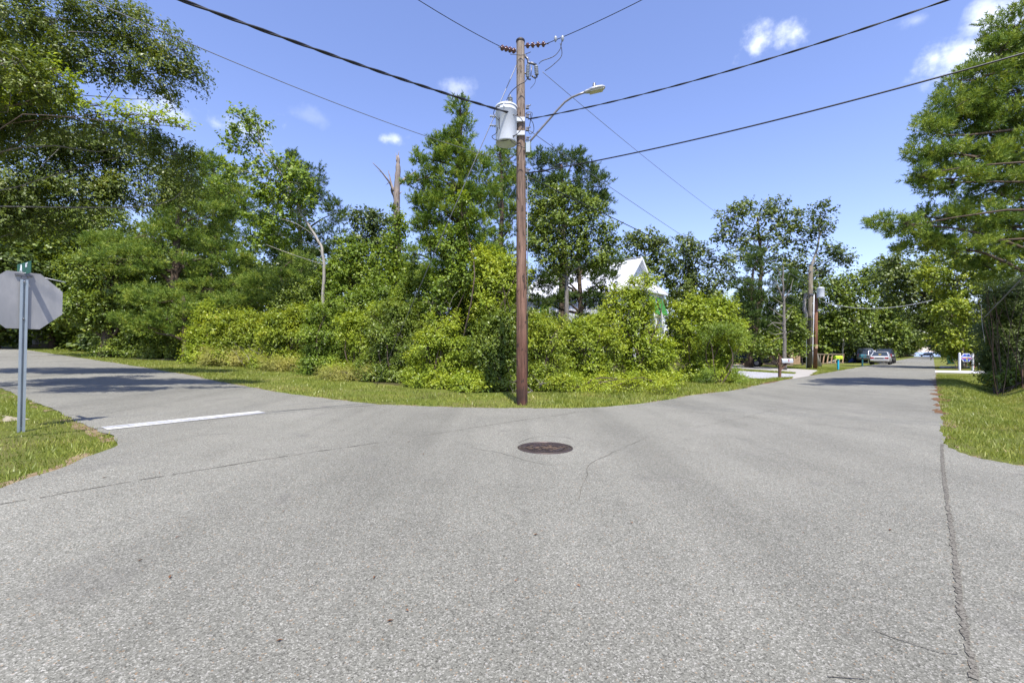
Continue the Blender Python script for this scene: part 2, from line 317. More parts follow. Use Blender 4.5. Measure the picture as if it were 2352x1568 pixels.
class MB:
    def __init__(s): s.v = []; s.f = []; s.sm = []
    def add(s, vs, fs, smooth=False):
        b = len(s.v); s.v += [tuple(q) for q in vs]; s.f += [tuple(i+b for i in f) for f in fs]; s.sm += [smooth]*len(fs)
    def box(s, c, d, rz=0, M=None):
        hx, hy, hz = d[0]/2, d[1]/2, d[2]/2; R = Matrix.Rotation(rz, 3, 'Z') if M is None else M
        vs = [Vector(c)+R@Vector((x*hx, y*hy, z*hz)) for x in (-1, 1) for y in (-1, 1) for z in (-1, 1)]
        s.add(vs, [(0, 1, 3, 2), (4, 6, 7, 5), (0, 4, 5, 1), (2, 3, 7, 6), (0, 2, 6, 4), (1, 5, 7, 3)])
    def bar(s, a, b, w, h, up=(0, 0, 1)):
        a, b = Vector(a), Vector(b); d = (b-a); L = d.length; d.normalize()
        u = Vector(up); x = d.cross(u)
        if x.length < 1e-3: x = d.cross(Vector((1, 0, 0)))
        x.normalize(); z = x.cross(d)
        M = Matrix((x, d, z)).transposed(); s.box((a+b)/2, (w, L, h), M=M)
    def tube(s, pts, radii, seg=8, caps=True, smooth=True):
        pts = [Vector(p) for p in pts]
        if isinstance(radii, (int, float)): radii = [radii]*len(pts)
        up = None; vs = []; fs = []
        for i, p in enumerate(pts):
            d = (pts[min(i+1, len(pts)-1)]-pts[max(i-1, 0)])
            if d.length < 1e-9: d = Vector((0, 0, 1))
            d.normalize()
            if up is None:
                up = d.orthogonal().normalized()
            else:
                up = (up-d*up.dot(d))
                up = up.normalized() if up.length > 1e-6 else d.orthogonal().normalized()
            w = d.cross(up)
            for j in range(seg):
                a = 2*math.pi*j/seg; vs.append(p+(up*math.cos(a)+w*math.sin(a))*radii[i])
        for i in range(len(pts)-1):
            for j in range(seg):
                k = (j+1) % seg; fs.append((i*seg+j, i*seg+k, (i+1)*seg+k, (i+1)*seg+j))
        if caps: fs.append(tuple(range(seg-1, -1, -1))); fs.append(tuple((len(pts)-1)*seg+j for j in range(seg)))
        s.add(vs, fs, smooth)
    def lathe(s, prof, c=(0, 0, 0), seg=20, axis=(0, 0, 1), smooth=True):
        ax = Vector(axis).normalized(); x = ax.orthogonal().normalized(); y = ax.cross(x); c = Vector(c); vs = []; fs = []
        for (r, h) in prof:
            for j in range(seg):
                a = 2*math.pi*j/seg; vs.append(c+ax*h+(x*math.cos(a)+y*math.sin(a))*max(r, 1e-4))
        for i in range(len(prof)-1):
            for j in range(seg):
                k = (j+1) % seg; fs.append((i*seg+j, i*seg+k, (i+1)*seg+k, (i+1)*seg+j))
        s.add(vs, fs, smooth)
    def prism(s, poly, y0, y1, M=None):
        """poly in x,z; extruded in y"""
        n = len(poly); M = M or Matrix.Identity(4)
        vs = [M@Vector((x, y0, z)) for x, z in poly]+[M@Vector((x, y1, z)) for x, z in poly]
        fs = [tuple(range(n)), tuple(range(2*n-1, n-1, -1))]+[(i, i+n, (i+1) % n+n, (i+1) % n) for i in range(n)]
        s.add(vs, fs)
    def build(s, name, mat, parent=None, bevel=0):
        me = bpy.data.meshes.new(name); me.from_pydata(s.v, [], s.f)
        me.polygons.foreach_set('use_smooth', s.sm); me.materials.append(MATS[mat]); me.update()
        bm = bmesh.new(); bm.from_mesh(me); bmesh.ops.recalc_face_normals(bm, faces=bm.faces); bm.to_mesh(me); bm.free()
        o = bpy.data.objects.new(name, me); link(o, parent)
        if bevel:
            b = o.modifiers.new('bevel', 'BEVEL'); b.width = bevel; b.segments = 2; b.limit_method = 'ANGLE'
        return o

# ------------------------------------------------------------------ ground, roads and other sheets on one polar tessellation
az = np.unique(np.concatenate([np.radians(np.arange(-60, 60.01, .25)), np.radians(np.arange(60, 300.01, 3))]))
rr = [0.25]
while rr[-1] < 900: rr.append(rr[-1]*1.019)
rr = np.array(rr)
na, nr = len(az)-1, len(rr)     # last azimuth 300 = -60
GX = np.outer(rr, np.sin(az[:-1])); GY = np.outer(rr, np.cos(az[:-1])); GZ = zf(GX, GY)
def wig(x, y, a):
    return a*(np.sin(x*3.1+y*1.7)+np.sin(x*7.3-y*5.1+1.3)*.7+np.sin(x*17.7+y*13.9)*.55+np.sin(-x*31.+y*41.)*.4)
def poly_sdf(poly, x, y):
    poly = np.asarray([(p[0], p[1]) for p in poly]); d = np.full(x.shape, 1e9); ins = np.zeros(x.shape, bool)
    for i in range(len(poly)):
        ax, ay = poly[i]; bx, by = poly[(i+1) % len(poly)]; ex, ey = bx-ax, by-ay
        t = np.clip(((x-ax)*ex+(y-ay)*ey)/(ex*ex+ey*ey+1e-12), 0, 1)
        d = np.minimum(d, np.hypot(x-ax-t*ex, y-ay-t*ey))
        c = ((ay > y) != (by > y)) & (x < ex*(y-ay)/(ey+1e-15)+ax)
        ins ^= c
    return np.where(ins, -d, d)
def sheet(name, sd, dz, mat, kind='structure', label=None, cat=None):
    """the part of the tessellation where sd < 0, lifted by dz"""
    idx = np.arange(nr*na).reshape(nr, na); jn = (np.arange(na)+1) % na
    q = np.stack([idx[:-1], idx[1:], idx[1:][:, jn], idx[:-1][:, jn]], -1).reshape(-1, 4)
    sf = sd.ravel(); xf, yf = GX.ravel(), GY.ravel()
    inside = (sf[q] < 0); allin = inside.all(1); some = inside.any(1) & ~allin
    V = np.stack([xf, yf, GZ.ravel()+dz], 1)
    tris = []; full = q[allin]
    tris.append(np.concatenate([full[:, [0, 1, 2]], full[:, [0, 2, 3]]]))
    nv = []; nt = []; base = len(V); cache = {}
    for cell in q[some]:
        for tri in ((0, 1, 2), (0, 2, 3)):
            ids = [int(cell[i]) for i in tri]; out = []
            for i in range(3):
                a, b = ids[i], ids[(i+1) % 3]; da, db = sf[a], sf[b]
                if da < 0: out.append(a)
                if (da < 0) != (db < 0):
                    key = (min(a, b), max(a, b))
                    if key not in cache:
                        t = da/(da-db); cache[key] = base+len(nv); nv.append(V[a]+(V[b]-V[a])*t)
                    out.append(cache[key])
            for i in range(1, len(out)-1): nt.append((out[0], out[i], out[i+1]))
    if nv: V = np.vstack([V, np.array(nv)])
    T = np.vstack(tris+([np.array(nt)] if nt else []))
    used = np.unique(T); rm = np.full(len(V), -1); rm[used] = np.arange(len(used))
    V = V[used]; T = rm[T]
    e1 = V[T[:, 1]]-V[T[:, 0]]; e2 = V[T[:, 2]]-V[T[:, 0]]; flip = (e1[:, 0]*e2[:, 1]-e1[:, 1]*e2[:, 0]) < 0
    T[flip] = T[flip][:, ::-1]
    o = mesh_np(name, V, T, 3, mat, smooth=True)
    return tag(o, label, cat, kind=kind)

gsd = np.full(GX.shape, -1.0)
def U2(p, k): return (p[0]+UX*k, p[1]+UY*k)
far_edge = [G(*q) for q in ((1700, 895), (1600, 907), (1500, 924), (1400, 935), (1300, 938.5), (1200, 938.5), (1100, 937), (1000, 935), (870, 929), (760, 918),
                            (640, 901), (530, 882), (430, 861), (280, 836), (190, 823))]
near_edge = [G(*q) for q in ((30, 905), (72, 921), (116, 939), (160, 961), (216, 983), (258, 1003), (270, 1015), (262, 1027), (224, 1042), (160, 1069), (80, 1098), (0, 1124))]
right_edge = [G(*q) for q in ((2352, 1074), (2290, 1061), (2234, 1050), (2187, 1031), (2168, 1019))]
road_poly = [TN(311, -4.85), TN(60, -4.85), TN(30, -4.85), TN(20, -4.9)]+[(p.x, p.y) for p in far_edge]+[U2(far_edge[-1], 90), U2(near_edge[0], 100)]+[(p.x, p.y) for p in near_edge] \
    + [TN(-4, -5.6), TN(-80, -5.4), TN(-80, .12), TN(-9, .12), U2((4, -12), -70), U2((right_edge[0].x, right_edge[0].y), -70)]+[(p.x, p.y) for p in right_edge]+[TN(12, .12), TN(40, .12), TN(311, .12)]
RSD = poly_sdf(road_poly, GX, GY)
sheet('ground', gsd, 0, 'lawn')
sheet('road', RSD+wig(GX, GY, .022), .012, 'asphalt')
# woodland floor under the trees of the lot and right bank
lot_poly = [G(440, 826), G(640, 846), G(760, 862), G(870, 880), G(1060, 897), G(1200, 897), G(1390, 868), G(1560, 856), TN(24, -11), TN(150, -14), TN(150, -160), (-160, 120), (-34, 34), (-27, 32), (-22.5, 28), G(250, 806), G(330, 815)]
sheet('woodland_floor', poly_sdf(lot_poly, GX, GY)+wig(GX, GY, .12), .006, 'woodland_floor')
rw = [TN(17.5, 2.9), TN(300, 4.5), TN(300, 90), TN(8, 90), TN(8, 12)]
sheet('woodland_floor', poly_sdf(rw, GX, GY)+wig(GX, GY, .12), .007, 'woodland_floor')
# drives
def g3(x, y): return G(x/1.27551, y/1.27551)
conc = [g3(2150, 1068), g3(2181, 1071), g3(2290, 1078), g3(2400, 1085), TN(28.4, -4.8), TN(24.2, -4.8), g3(2330, 1091.5), g3(2250, 1086), g3(2167, 1081), g3(2130, 1079)]
sheet('driveway', poly_sdf(conc, GX, GY), .02, 'concrete')
grav = [g3(2120, 1083), g3(2180, 1087.5), g3(2270, 1092.5), g3(2375, 1098.5), g3(2350, 1103.5), g3(2290, 1106), g3(2240, 1110), g3(2195, 1108), g3(2160, 1098), g3(2120, 1094)]
sheet('gravel_drive', poly_sdf(grav, GX, GY)+wig(GX, GY, .05), .016, 'gravel')
lefty = [g3(365, 1047.5), g3(470, 1046.5), g3(590, 1048), g3(600, 1054), g3(480, 1055), g3(400, 1052.5)]
sheet('path', poly_sdf(lefty, GX, GY)+wig(GX, GY, .05), .014, 'sand_pale')
rc = [TN(40, .1), TN(45.5, .1), TN(45.2, 12), TN(40.4, 12)]
sheet('driveway', poly_sdf(rc, GX, GY), .018, 'concrete_white')
l2 = [TN(77, -4.8), TN(82, -4.8), TN(82, -14), TN(77, -14)]
sheet('driveway', poly_sdf(l2, GX, GY), .018, 'concrete_white')
# sandy shoulders
sheet('shoulder', np.maximum(np.abs(RSD-.05)-.085, np.minimum(np.abs(wig(GX*.35, GY*.35, 1.0)+.15)-.75, 99)*.05)+wig(GX, GY, .03), .005, 'sandy_dirt')
TT, NN = VX*GX+VY*GY, NX*GX+NY*GY
sheet('pine_straw_edge', np.maximum(np.abs(NN-.10)-.03-.09*np.sin(TT*1.9)*np.sin(TT*.63+1), np.abs(TT-22)-9.5)+wig(GX, GY, .085), .0155, 'pine_straw')
sheet('pine_straw_edge', np.maximum(np.abs(NN+4.92)-.06-.08*np.sin(TT*1.3), np.abs(TT-24)-7)+wig(GX, GY, .03), .0155, 'pine_straw')
sand = [g3(0, 1215), g3(55, 1222), g3(100, 1226), g3(95, 1232), g3(40, 1234), g3(0, 1238)]
sheet('bare_patch', poly_sdf(sand, GX, GY)+wig(GX, GY, .05), .006, 'sand_pale')
# the bay
mb = MB(); a_, b_ = TN(300, -2500), TN(300, 2500); c_, d_ = TN(5000, 2500), TN(5000, -2500)
mb.add([(a_[0], a_[1], -1.95), (b_[0], b_[1], -1.95), (c_[0], c_[1], -1.95), (d_[0], d_[1], -1.95)], [(0, 1, 2, 3)])
tag(mb.build('water', 'bay_water'), kind='structure')

# stop line, cracks
def ribbon(mbx, pts, w, dz, jit=0, step=.25, rs=1, gap=0):
    rg = random.Random(rs); P_ = []
    for a, b in zip(pts[:-1], pts[1:]):
        a, b = Vector(a[:2]), Vector(b[:2]); n = max(1, int((b-a).length/step))
        for i in range(n): P_.append(a.lerp(b, i/n))
    P_.append(Vector(pts[-1][:2])); L = []; R = []
    for i, p in enumerate(P_):
        d = (P_[min(i+1, len(P_)-1)]-P_[max(0, i-1)]).normalized(); nn = Vector((-d.y, d.x)); o = nn*rg.uniform(-jit, jit); ww = w*rg.uniform(.45, 1.4) if jit else w
        L.append(p+o+nn*ww/2); R.append(p+o-nn*ww/2)
    for i in range(len(P_)-1):
        if gap and rg.random() < gap: continue
        q = [L[i], R[i], R[i+1], L[i+1]]; mbx.add([(t.x, t.y, Z(t.x, t.y)+dz) for t in q], [(0, 1, 2, 3)])
mb = MB(); ribbon(mb, [g3(306, 1258), g3(768, 1209)], .30, .020)
tag(mb.build('stop_line', 'road_paint'), kind='structure')
mb = MB()
ribbon(mb, [G(0, 1161), G(120, 1141), G(300, 1109), G(480, 1079), G(700, 1043), G(900, 1014), G(1100, 982), G(1200, 966), G(1300, 953), G(1330, 945)], .013, .017, .014, .06, 3, .15)
ribbon(mb, [g3(776, 1207), g3(900, 1200), g3(1040, 1192), g3(1160, 1184)], .02, .017, .008, .2, 4)
seam = [G(2163, 1022), G(2166, 1080), G(2175, 1150), G(2186, 1230), G(2198, 1320), G(2205, 1400), G(2222, 1480), G(2240, 1568)]
ribbon(mb, seam, .026, .0165, .005, .03, 5)
ribbon(mb, [G(1080, 1030), G(1150, 1042), G(1210, 1060), G(1250, 1070), G(1275, 1071)], .007, .017, .015, .1, 6)
ribbon(mb, [G(1190, 1020), G(1215, 1008), G(1250, 1003), G(1300, 1006), G(1340, 1018)], .010, .017, .012, .1, 7)
ribbon(mb, [G(1900, 1560), G(1985, 1565)], .005, .017, .006, .05, 8)
ribbon(mb, [G(2010, 1455), G(2060, 1473), G(2120, 1492), G(2160, 1508), G(2200, 1510)], .005, .017, .006, .05, 9)
ribbon(mb, [G(1330, 1150), G(1356, 1066), G(1480, 1008), G(1700, 962), G(1790, 938)], .006, .017, .02, .15, 10)
ribbon(mb, [G(1560, 944), G(1700, 958), G(1860, 973), G(1950, 985)], .012, .017, .02, .15, 11)
tag(mb.build('road_seam', 'crack_seal'), kind='structure')

# ------------------------------------------------------------------ grass blades: stuff
rg = np.random.default_rng(5)
def scatter(poly, n):
    xs = np.array([p[0] for p in poly]); ys = np.array([p[1] for p in poly]); out = []
    x = rg.uniform(xs.min(), xs.max(), n*4); y = rg.uniform(ys.min(), ys.max(), n*4)
    m = (poly_sdf(poly, x, y) < 0) & (poly_sdf(road_poly, x, y)+wig(x, y, .022) > -.03)
    return x[m], y[m]
def blades(name, regions, seed=1):
    Vs = []
    for poly, dens, hh, ww in regions:
        xs = np.array([p[0] for p in poly]); ys = np.array([p[1] for p in poly]); area = (xs.max()-xs.min())*(ys.max()-ys.min())
        n = int(area*dens); x = rg.uniform(xs.min(), xs.max(), n); y = rg.uniform(ys.min(), ys.max(), n)
        m = (poly_sdf(poly, x, y) < 0) & (poly_sdf(road_poly, x, y)+wig(x, y, .03) > -.02)
        for pp in (conc, grav, lefty, sand, rc): m &= poly_sdf(pp, x, y) > -.03
        patch = (np.sin(x*2.3+y*1.1)+np.sin(x*.9-y*2.7+2)+np.sin(x*5.1+y*4.3))/3
        m &= rg.random(n) < (.72+.4*patch)
        x, y, patch = x[m], y[m], patch[m]; n = len(x); z = zf(x, y)
        a = rg.uniform(0, 2*np.pi, n); h = hh*rg.uniform(.5, 1.3, n)*(1+.35*patch); w = ww*rg.uniform(.7, 1.3, n)
        tilt = rg.uniform(.1, .9, n)*h; ta = rg.uniform(0, 2*np.pi, n)
        v0 = np.stack([x-np.cos(a)*w/2, y-np.sin(a)*w/2, z], 1); v1 = np.stack([x+np.cos(a)*w/2, y+np.sin(a)*w/2, z], 1)
        v2 = np.stack([x+np.cos(ta)*tilt, y+np.sin(ta)*tilt, z+h], 1)
        Vs.append(np.stack([v0, v1, v2], 1).reshape(-1, 3))
    V = np.vstack(Vs)
    o = mesh_np(name, V, np.arange(len(V)), 3, 'grass_blade')
    return tag(o, 'short sunlit grass growing on the verges beside the road', 'grass', kind='stuff')
corner_poly = [(p.x, p.y) for p in near_edge]+[TN(-4, -5.6), (-14, -2), (-18, 14)]
verge_l = [(p.x, p.y) for p in far_edge[3:]]+[U2(far_edge[-1], 14), (-34, 33), (-27, 31), (-22.5, 27.5), G(250, 806), G(330, 815), G(440, 828), G(640, 850), G(760, 866), G(870, 886), G(1060, 904), G(1300, 905)]
verge_m = [(p.x, p.y) for p in far_edge[:5]]+[G(1250, 905), G(1390, 869), G(1500, 860), G(1640, 850), TN(33, -12), TN(48, -12), TN(48, -4.8), TN(20, -4.9)]
right_poly = [(p.x, p.y) for p in right_edge]+[TN(15, .12), TN(36, .1), TN(36, 3.2), TN(15, 3.3), TN(8, 6)]
blades('grass', [(corner_poly, 1100, .05, .010), (right_poly, 900, .055, .012), (verge_l, 420, .06, .018), (verge_m, 420, .085, .02)])

# ------------------------------------------------------------------ foliage generators
def unit(v): return v/np.maximum(np.linalg.norm(v, axis=1, keepdims=True), 1e-9)
def leaves(C, N, size, asp, r):
    """leaf blades: centre points C, preferred normals N"""
    n = len(C); N = unit(unit(N)+r.normal(0, .42, (n, 3)))
    D = unit(np.cross(N, r.normal(0, 1, (n, 3)))); S = np.cross(N, D)
    L = size*r.uniform(.65, 1.3, n)[:, None]; Wd = L*asp
    fold = N*L*.13
    v = np.stack([C-D*L*.5, C+S*Wd*.5+fold, C+D*L*.5-fold*.6, C-S*Wd*.5+fold], 1)
    return v.reshape(-1, 3)
def tufts(C, A, length, width, k, r):
    """bottle-brush shoots: k flat needles set along a short axis A"""
    n = len(C); A = unit(A); AL = length*r.uniform(.7, 1.3, (n, 1))
    Ar = np.repeat(A, k, 0); t = r.uniform(0, 1, (n*k, 1)); R = unit(np.cross(Ar, r.normal(0, 1, (n*k, 3))))
    D = unit(Ar*(.35+.9*t)+R*1.0); B = np.repeat(C, k, 0)+Ar*np.repeat(AL, k, 0)*t
    S = unit(np.cross(D, r.normal(0, 1, (n*k, 3))))*width
    L = length*.62*r.uniform(.75, 1.15, (n*k, 1))
    v = np.stack([B-S*.5, B+S*.5, B+D*L+S*.12], 1)
    return v.reshape(-1, 3)
def subclumps(c, rad, K, r, kind):
    d = unit(r.normal(0, 1, (K, 3))); 
    rr_ = r.uniform(.35, 1.0, (K, 1))**.6
    p = np.array(c)+d*rr_*np.array(rad)*.86
    return p, d

def grow_tube(mb, a, b, r0, r1, rnd, bend=.12, seg=6, n=5, lift=0):
    a, b = Vector(a), Vector(b); L = (b-a).length; pts = []
    o1 = Vector((rnd.uniform(-1, 1), rnd.uniform(-1, 1), rnd.uniform(-.6, .6)))*L*bend
    o2 = Vector((rnd.uniform(-1, 1), rnd.uniform(-1, 1), rnd.uniform(-.6, .6)))*L*bend
    for i in range(n+1):
        t = i/n; p = a.lerp(b, t)+o1*math.sin(math.pi*t)+o2*math.sin(2*math.pi*t)*.5; p.z += lift*L*math.sin(math.pi*t)
        pts.append(p)
    mb.tube(pts, [r0+(r1-r0)*i/n for i in range(n+1)], seg, caps=False); return pts

def plant(name, label, cat, base, blobs, kind='leaf', mat='leaf_broad', size=.09, asp=.5, dens=2.2, trunk=None, tr=(.15, .05), bk='bark_brown',
          Y=None, group=None, seed=1, fill=.14, clump=.27, flat=.8, K=None, limbs=True, extra=None, droop=0, depth=1.0, jag=1.0, ext_trunk=None, flare=1.45, lf=1.0, te=.9, kk=24, lr=1.0):
    """blobs: (column, row, half width, half height[, depth offset]) of crown masses as surveyed, standing at distance Y.
       trunk: list of (column, row[, depth offset]) up the stem, or None for a multi-stemmed shrub"""
    r = np.random.default_rng(seed); rnd = random.Random(seed)
    bx, by = base[0], base[1]
    root = empty(name, (bx, by, Z(bx, by)-.03), label, cat, group)
    O = np.array([bx, by, Z(bx, by)-.03]); Vs = []; stems = MB(); bl = []
    for q in blobs:
        dY = q[4] if len(q) > 4 else 0; y = Y+dY; c = P(q[0], q[1], y); rx = q[2]/F*y; rz = q[3]/F*y
        bl.append((np.array(c), np.array([rx, min(rx*depth, rz*1.6 if kind == 'leaf' else rx), rz])))
    if trunk: tp = [P(q[0], q[1], Y+(q[2] if len(q) > 2 else 0)) for q in trunk]
    elif ext_trunk: tp = [Vector(q) for q in ext_trunk]
    else: tp = None
    if tp:
        tp = [Vector(O)]+tp; pts = []
        for a, b in zip(tp[:-1], tp[1:]):
            for i in range(4): pts.append(a.lerp(b, i/4)+Vector((rnd.uniform(-1, 1), rnd.uniform(-1, 1), 0))*tr[0]*.22*(1 if pts else 0))
        pts.append(tp[-1]); n = len(pts)
        rad = [tr[0]+(tr[1]-tr[0])*(i/(n-1))**te for i in range(n)]; rad[0] *= flare; rad[1] *= (1+flare)/2-.15
        stems.tube([p-Vector(O) for p in pts], rad, 10)
    for c, R in bl:
        rm = float(np.mean(R)); area = 4*math.pi*((R[0]*R[1]+R[0]*R[2]+R[1]*R[2])/3)
        Kc = K or max(9, int(13+rm*11))
        Kc = min(Kc, 70)
        sc, sd = subclumps(c, R, Kc, r, kind)
        gz = Z(c[0], c[1])
        # limbs
        if limbs:
            if tp:
                want = c[2]-R[2]*.8-.25*np.linalg.norm(c[:2]-O[:2])
                j = min(range(len(pts)), key=lambda i: abs(pts[i].z-want)+.15*(pts[i]-Vector(c)).length)
                st = pts[j]; r0 = min(rad[j]*.6, .05+.05*rm)*lr
            else:
                st = Vector((bx+rnd.uniform(-.2, .2), by+rnd.uniform(-.2, .2), O[2])); r0 = .03
            grow_tube(stems, st-Vector(O), Vector(c)-Vector(O), max(r0, .012), max(.2*r0, .006), rnd, .16 if lr > .9 else .26, 6, 7, .08)
            for q in sc[:min(len(sc), 9)]:
                grow_tube(stems, Vector(c)-Vector(O)+Vector((rnd.uniform(-.3, .3)*R[0], rnd.uniform(-.3, .3)*R[1], rnd.uniform(-.4, .2)*R[2])), Vector(q)-Vector(O), max(.22*r0, .008), .005, rnd, .1, 4, 3)
        if kind == 'leaf':
            n = int(dens*area/(size*size*asp*.9)); nf = int(n*fill); nc = max(n-nf, 8)
            w = r.uniform(.25, 1.75, Kc); w /= w.sum(); ci = r.choice(Kc, nc, p=w)
            sig = clump*rm*r.uniform(.7, 1.2, Kc)[ci][:, None]
            g = r.normal(0, .5, (nc, 3)); g[:, 2] *= flat
            # leaves sit along short shoots that stick out of each spray
            m = 7; ns = nc//m+1; ci = ci[:ns]; g0_ = unit(g[:ns])*np.minimum(np.linalg.norm(g[:ns], axis=1, keepdims=True)+.2, 1.0)
            sg = sig[:ns]; O_ = sc[ci]+g0_*sg*.75
            dr = unit(g0_*.8+sd[ci]*.6+np.array([0, 0, .55-droop*6])+r.normal(0, .35, (ns, 3)))
            Ls = size*r.uniform(1.5, 4.5, (ns, 1))*jag
            tt_ = np.tile(np.linspace(.05, 1, m), ns)[:, None]
            side_ = unit(r.normal(0, 1, (ns*m, 3)))*size*(.55-.25*tt_)
            bendz = -.25*np.repeat(Ls, m, 0)*tt_**2
            C1 = np.repeat(O_, m, 0)+np.repeat(dr, m, 0)*np.repeat(Ls, m, 0)*tt_+side_; C1[:, 2] += bendz[:, 0]
            nc = len(C1); g = np.repeat(g0_, m, 0)*.5+side_/size*.5; ci = np.repeat(ci, m)
            if droop: C1[:, 2] -= droop*np.abs(r.normal(0, 1, nc))*rm
            N1 = g*.9+sd[ci]*.35+np.array([0, -.12, .75])
            d = unit(r.normal(0, 1, (nf, 3))); C2 = c+d*R*(r.uniform(.1, .95, (nf, 1))**.5)
            N2 = d+np.array([0, 0, .6])
            C_ = np.vstack([C1, C2]); N_ = np.vstack([N1, N2])
            keep = C_[:, 2] > zf(C_[:, 0], C_[:, 1])+.02; C_ = C_[keep]; N_ = N_[keep]
            Vs.append(leaves(C_-O, N_, size, asp, r))
        else:
            n = int(dens*area/(size*size*.8)); ci = r.integers(0, Kc, n)
            sig = clump*rm*r.uniform(.6, 1.2, Kc)[ci][:, None]
            g = unit(r.normal(0, .6, (n, 3)))*r.uniform(.35, 1.0, (n, 1)); g[:, 2] *= .62; C1 = sc[ci]+g*sig*1.25
            A = g*.9+sd[ci]*.35+np.array([0, 0, .5])
            Vs.append(tufts(C1-O, A, size, size*.115*lf, kk, r))
    tr_o = stems.build('trunk' if tp else 'stems', bk, root)
    if Vs:
        V = np.vstack(Vs)
        mesh_np('crown' if tp else 'foliage', V, np.arange(len(V)), 4 if kind == 'leaf' else 3, mat, root)
    return root
def copy_plant(src, loc, rz, sc, label, group):
    c = src.copy(); COL.objects.link(c); c.location = loc; c.rotation_euler = (0, 0, rz); c.scale = sc
    c['label'] = label; c['group'] = group
    for ch in src.children:
        d = ch.copy(); COL.objects.link(d); d.parent = c
    return c
# ------------------------------------------------------------------ the corner utility pole
PB = G(1199, 929); PX, PY, PZ = PB
def pz(oy): return H+(HY-oy)/F*PY            # height of a row at the pole's distance
def pp(ox, oy, dy=0): return Vector(((ox-CX)/F*(PY+dy)-PX, dy, H+(HY-oy)/F*(PY+dy)-PZ))
pole = empty('utility_pole', (PX, PY, PZ), 'tall rust-brown timber utility pole on the street corner with white transformer tank and street lamp', 'utility pole')
ptop = pz(94)-PZ; lean = -.035
mb = MB(); mb.tube([(0, 0, -.1), (0, 0, 0), (lean*.3, 0, ptop*.3), (lean*.6, 0, ptop*.6), (lean, 0, ptop-.04), (lean, 0, ptop)], [.138, .126, .117, .104, .09, .082], 20)
mb.build('shaft', 'pole_timber', pole)
mb = MB(); mb.lathe([(.0, ptop+.035), (.07, ptop+.03), (.098, ptop+.005), (.10, ptop-.03), (.09, ptop-.05)], (lean, 0, 0), 16); mb.build('pole_cap', 'cast_iron_dark', pole)
# transformer
tc_ = pp(1163, 290, -.12); tr_r = .232; th = (pp(0, 245)-pp(0, 334)).z
TX, TY = tc_.x, tc_.y; tb = pp(1163, 331, -.12).z; tt = tb+th*.93
mb = MB(); mb.lathe([(.0, tb+.01), (tr_r*.93, tb+.01), (tr_r*.97, tb), (tr_r, tb+.03), (tr_r, tt-.12), (tr_r*1.02, tt-.115), (tr_r*1.02, tt-.10), (tr_r, tt-.09), (tr_r, tt-.02)], (TX, TY, 0), 32)
tank = mb.build('transformer', 'tank_grey', pole)
mb = MB(); mb.lathe([(tr_r*1.05, tt-.03), (tr_r*1.05, tt), (tr_r*.9, tt+.025), (tr_r*.4, tt+.05), (0, tt+.055)], (TX, TY, 0), 32)
mb.tube([(TX-.05, TY-tr_r-.005, tt-.05), (TX-.05, TY-tr_r-.005, tt-.12)], .012, 6); mb.build('tank_lid', 'tank_grey', tank)
def sheds(mb, a, b, r, n, core=.4):
    a, b = Vector(a), Vector(b); L = (b-a).length; prof = [(r*core, 0)]
    for i in range(n):
        t0 = (i+.15)/n*L; prof += [(r*core, t0), (r, t0+.22*L/n), (r*.95, t0+.42*L/n), (r*core, t0+.55*L/n)]
    prof.append((r*core, L)); mb.lathe(prof, a, 12, (b-a))
bt = pp(1172, 224, -.12); mb = MB(); sheds(mb, (bt.x, TY, tt+.03), (bt.x, TY, bt.z), .055, 5); mb.tube([(bt.x, TY, bt.z-.01), (bt.x, TY, bt.z+.05)], .016, 8); mb.build('bushing', 'porcelain_grey', tank)
mb = MB(); a_ = pp(1160, 240, -.12); mb.tube([(a_.x, TY, tt+.02), (a_.x, TY, a_.z+.03)], [.04, .03], 10); mb.tube([(a_.x-.02, TY, a_.z+.03), (a_.x+.03, TY, a_.z+.07)], .014, 6); mb.build('bushing', 'hardware', tank)
for oy in (270, 291):
    q = pp(1142, oy, -.12); mb = MB(); sheds(mb, (TX-tr_r, TY-.02, q.z), (TX-tr_r-.13, TY-.04, q.z+.01), .032, 3); mb.build('low_voltage_bushing', 'porcelain_grey', tank)
for oy in (281, 312):
    q = pp(1188, oy); mb = MB(); mb.box(((TX+tr_r*.9)/2, TY*.5, q.z), (abs(TX)-tr_r*.4, .16, .09)); mb.build('bracket', 'tank_grey', pole)
# insulator strings at the head
def ins_string(a, b, mat='porcelain_brown'):
    mb = MB(); a, b = Vector(a), Vector(b); n = 4
    for i in range(n):
        p, q = a.lerp(b, (i+.05)/n), a.lerp(b, (i+.95)/n); L = (q-p).length
        mb.lathe([(.014, 0), (.016, L*.2), (.052, L*.32), (.058, L*.5), (.05, L*.56), (.03, L*.62), (.02, L*.8), (.012, L)], p, 14, (q-p))
    o = mb.build('insulator_string', mat, pole)
    hw = MB(); hw.tube([a+(a-b)*.12, a, b, b+(b-a)*.1], .01, 6); hw.build('fitting', 'hardware', o)
    for i in range(n):
        pass
    return o
hl = pp(1184, 120, 0); ins_string((lean-.11, -.03, hl.z), pp(1149, 109.5, -.38))
hr = pp(1208, 107, 0); ins_string((lean+.11, -.02, hr.z), pp(1255, 101.5, -.30))
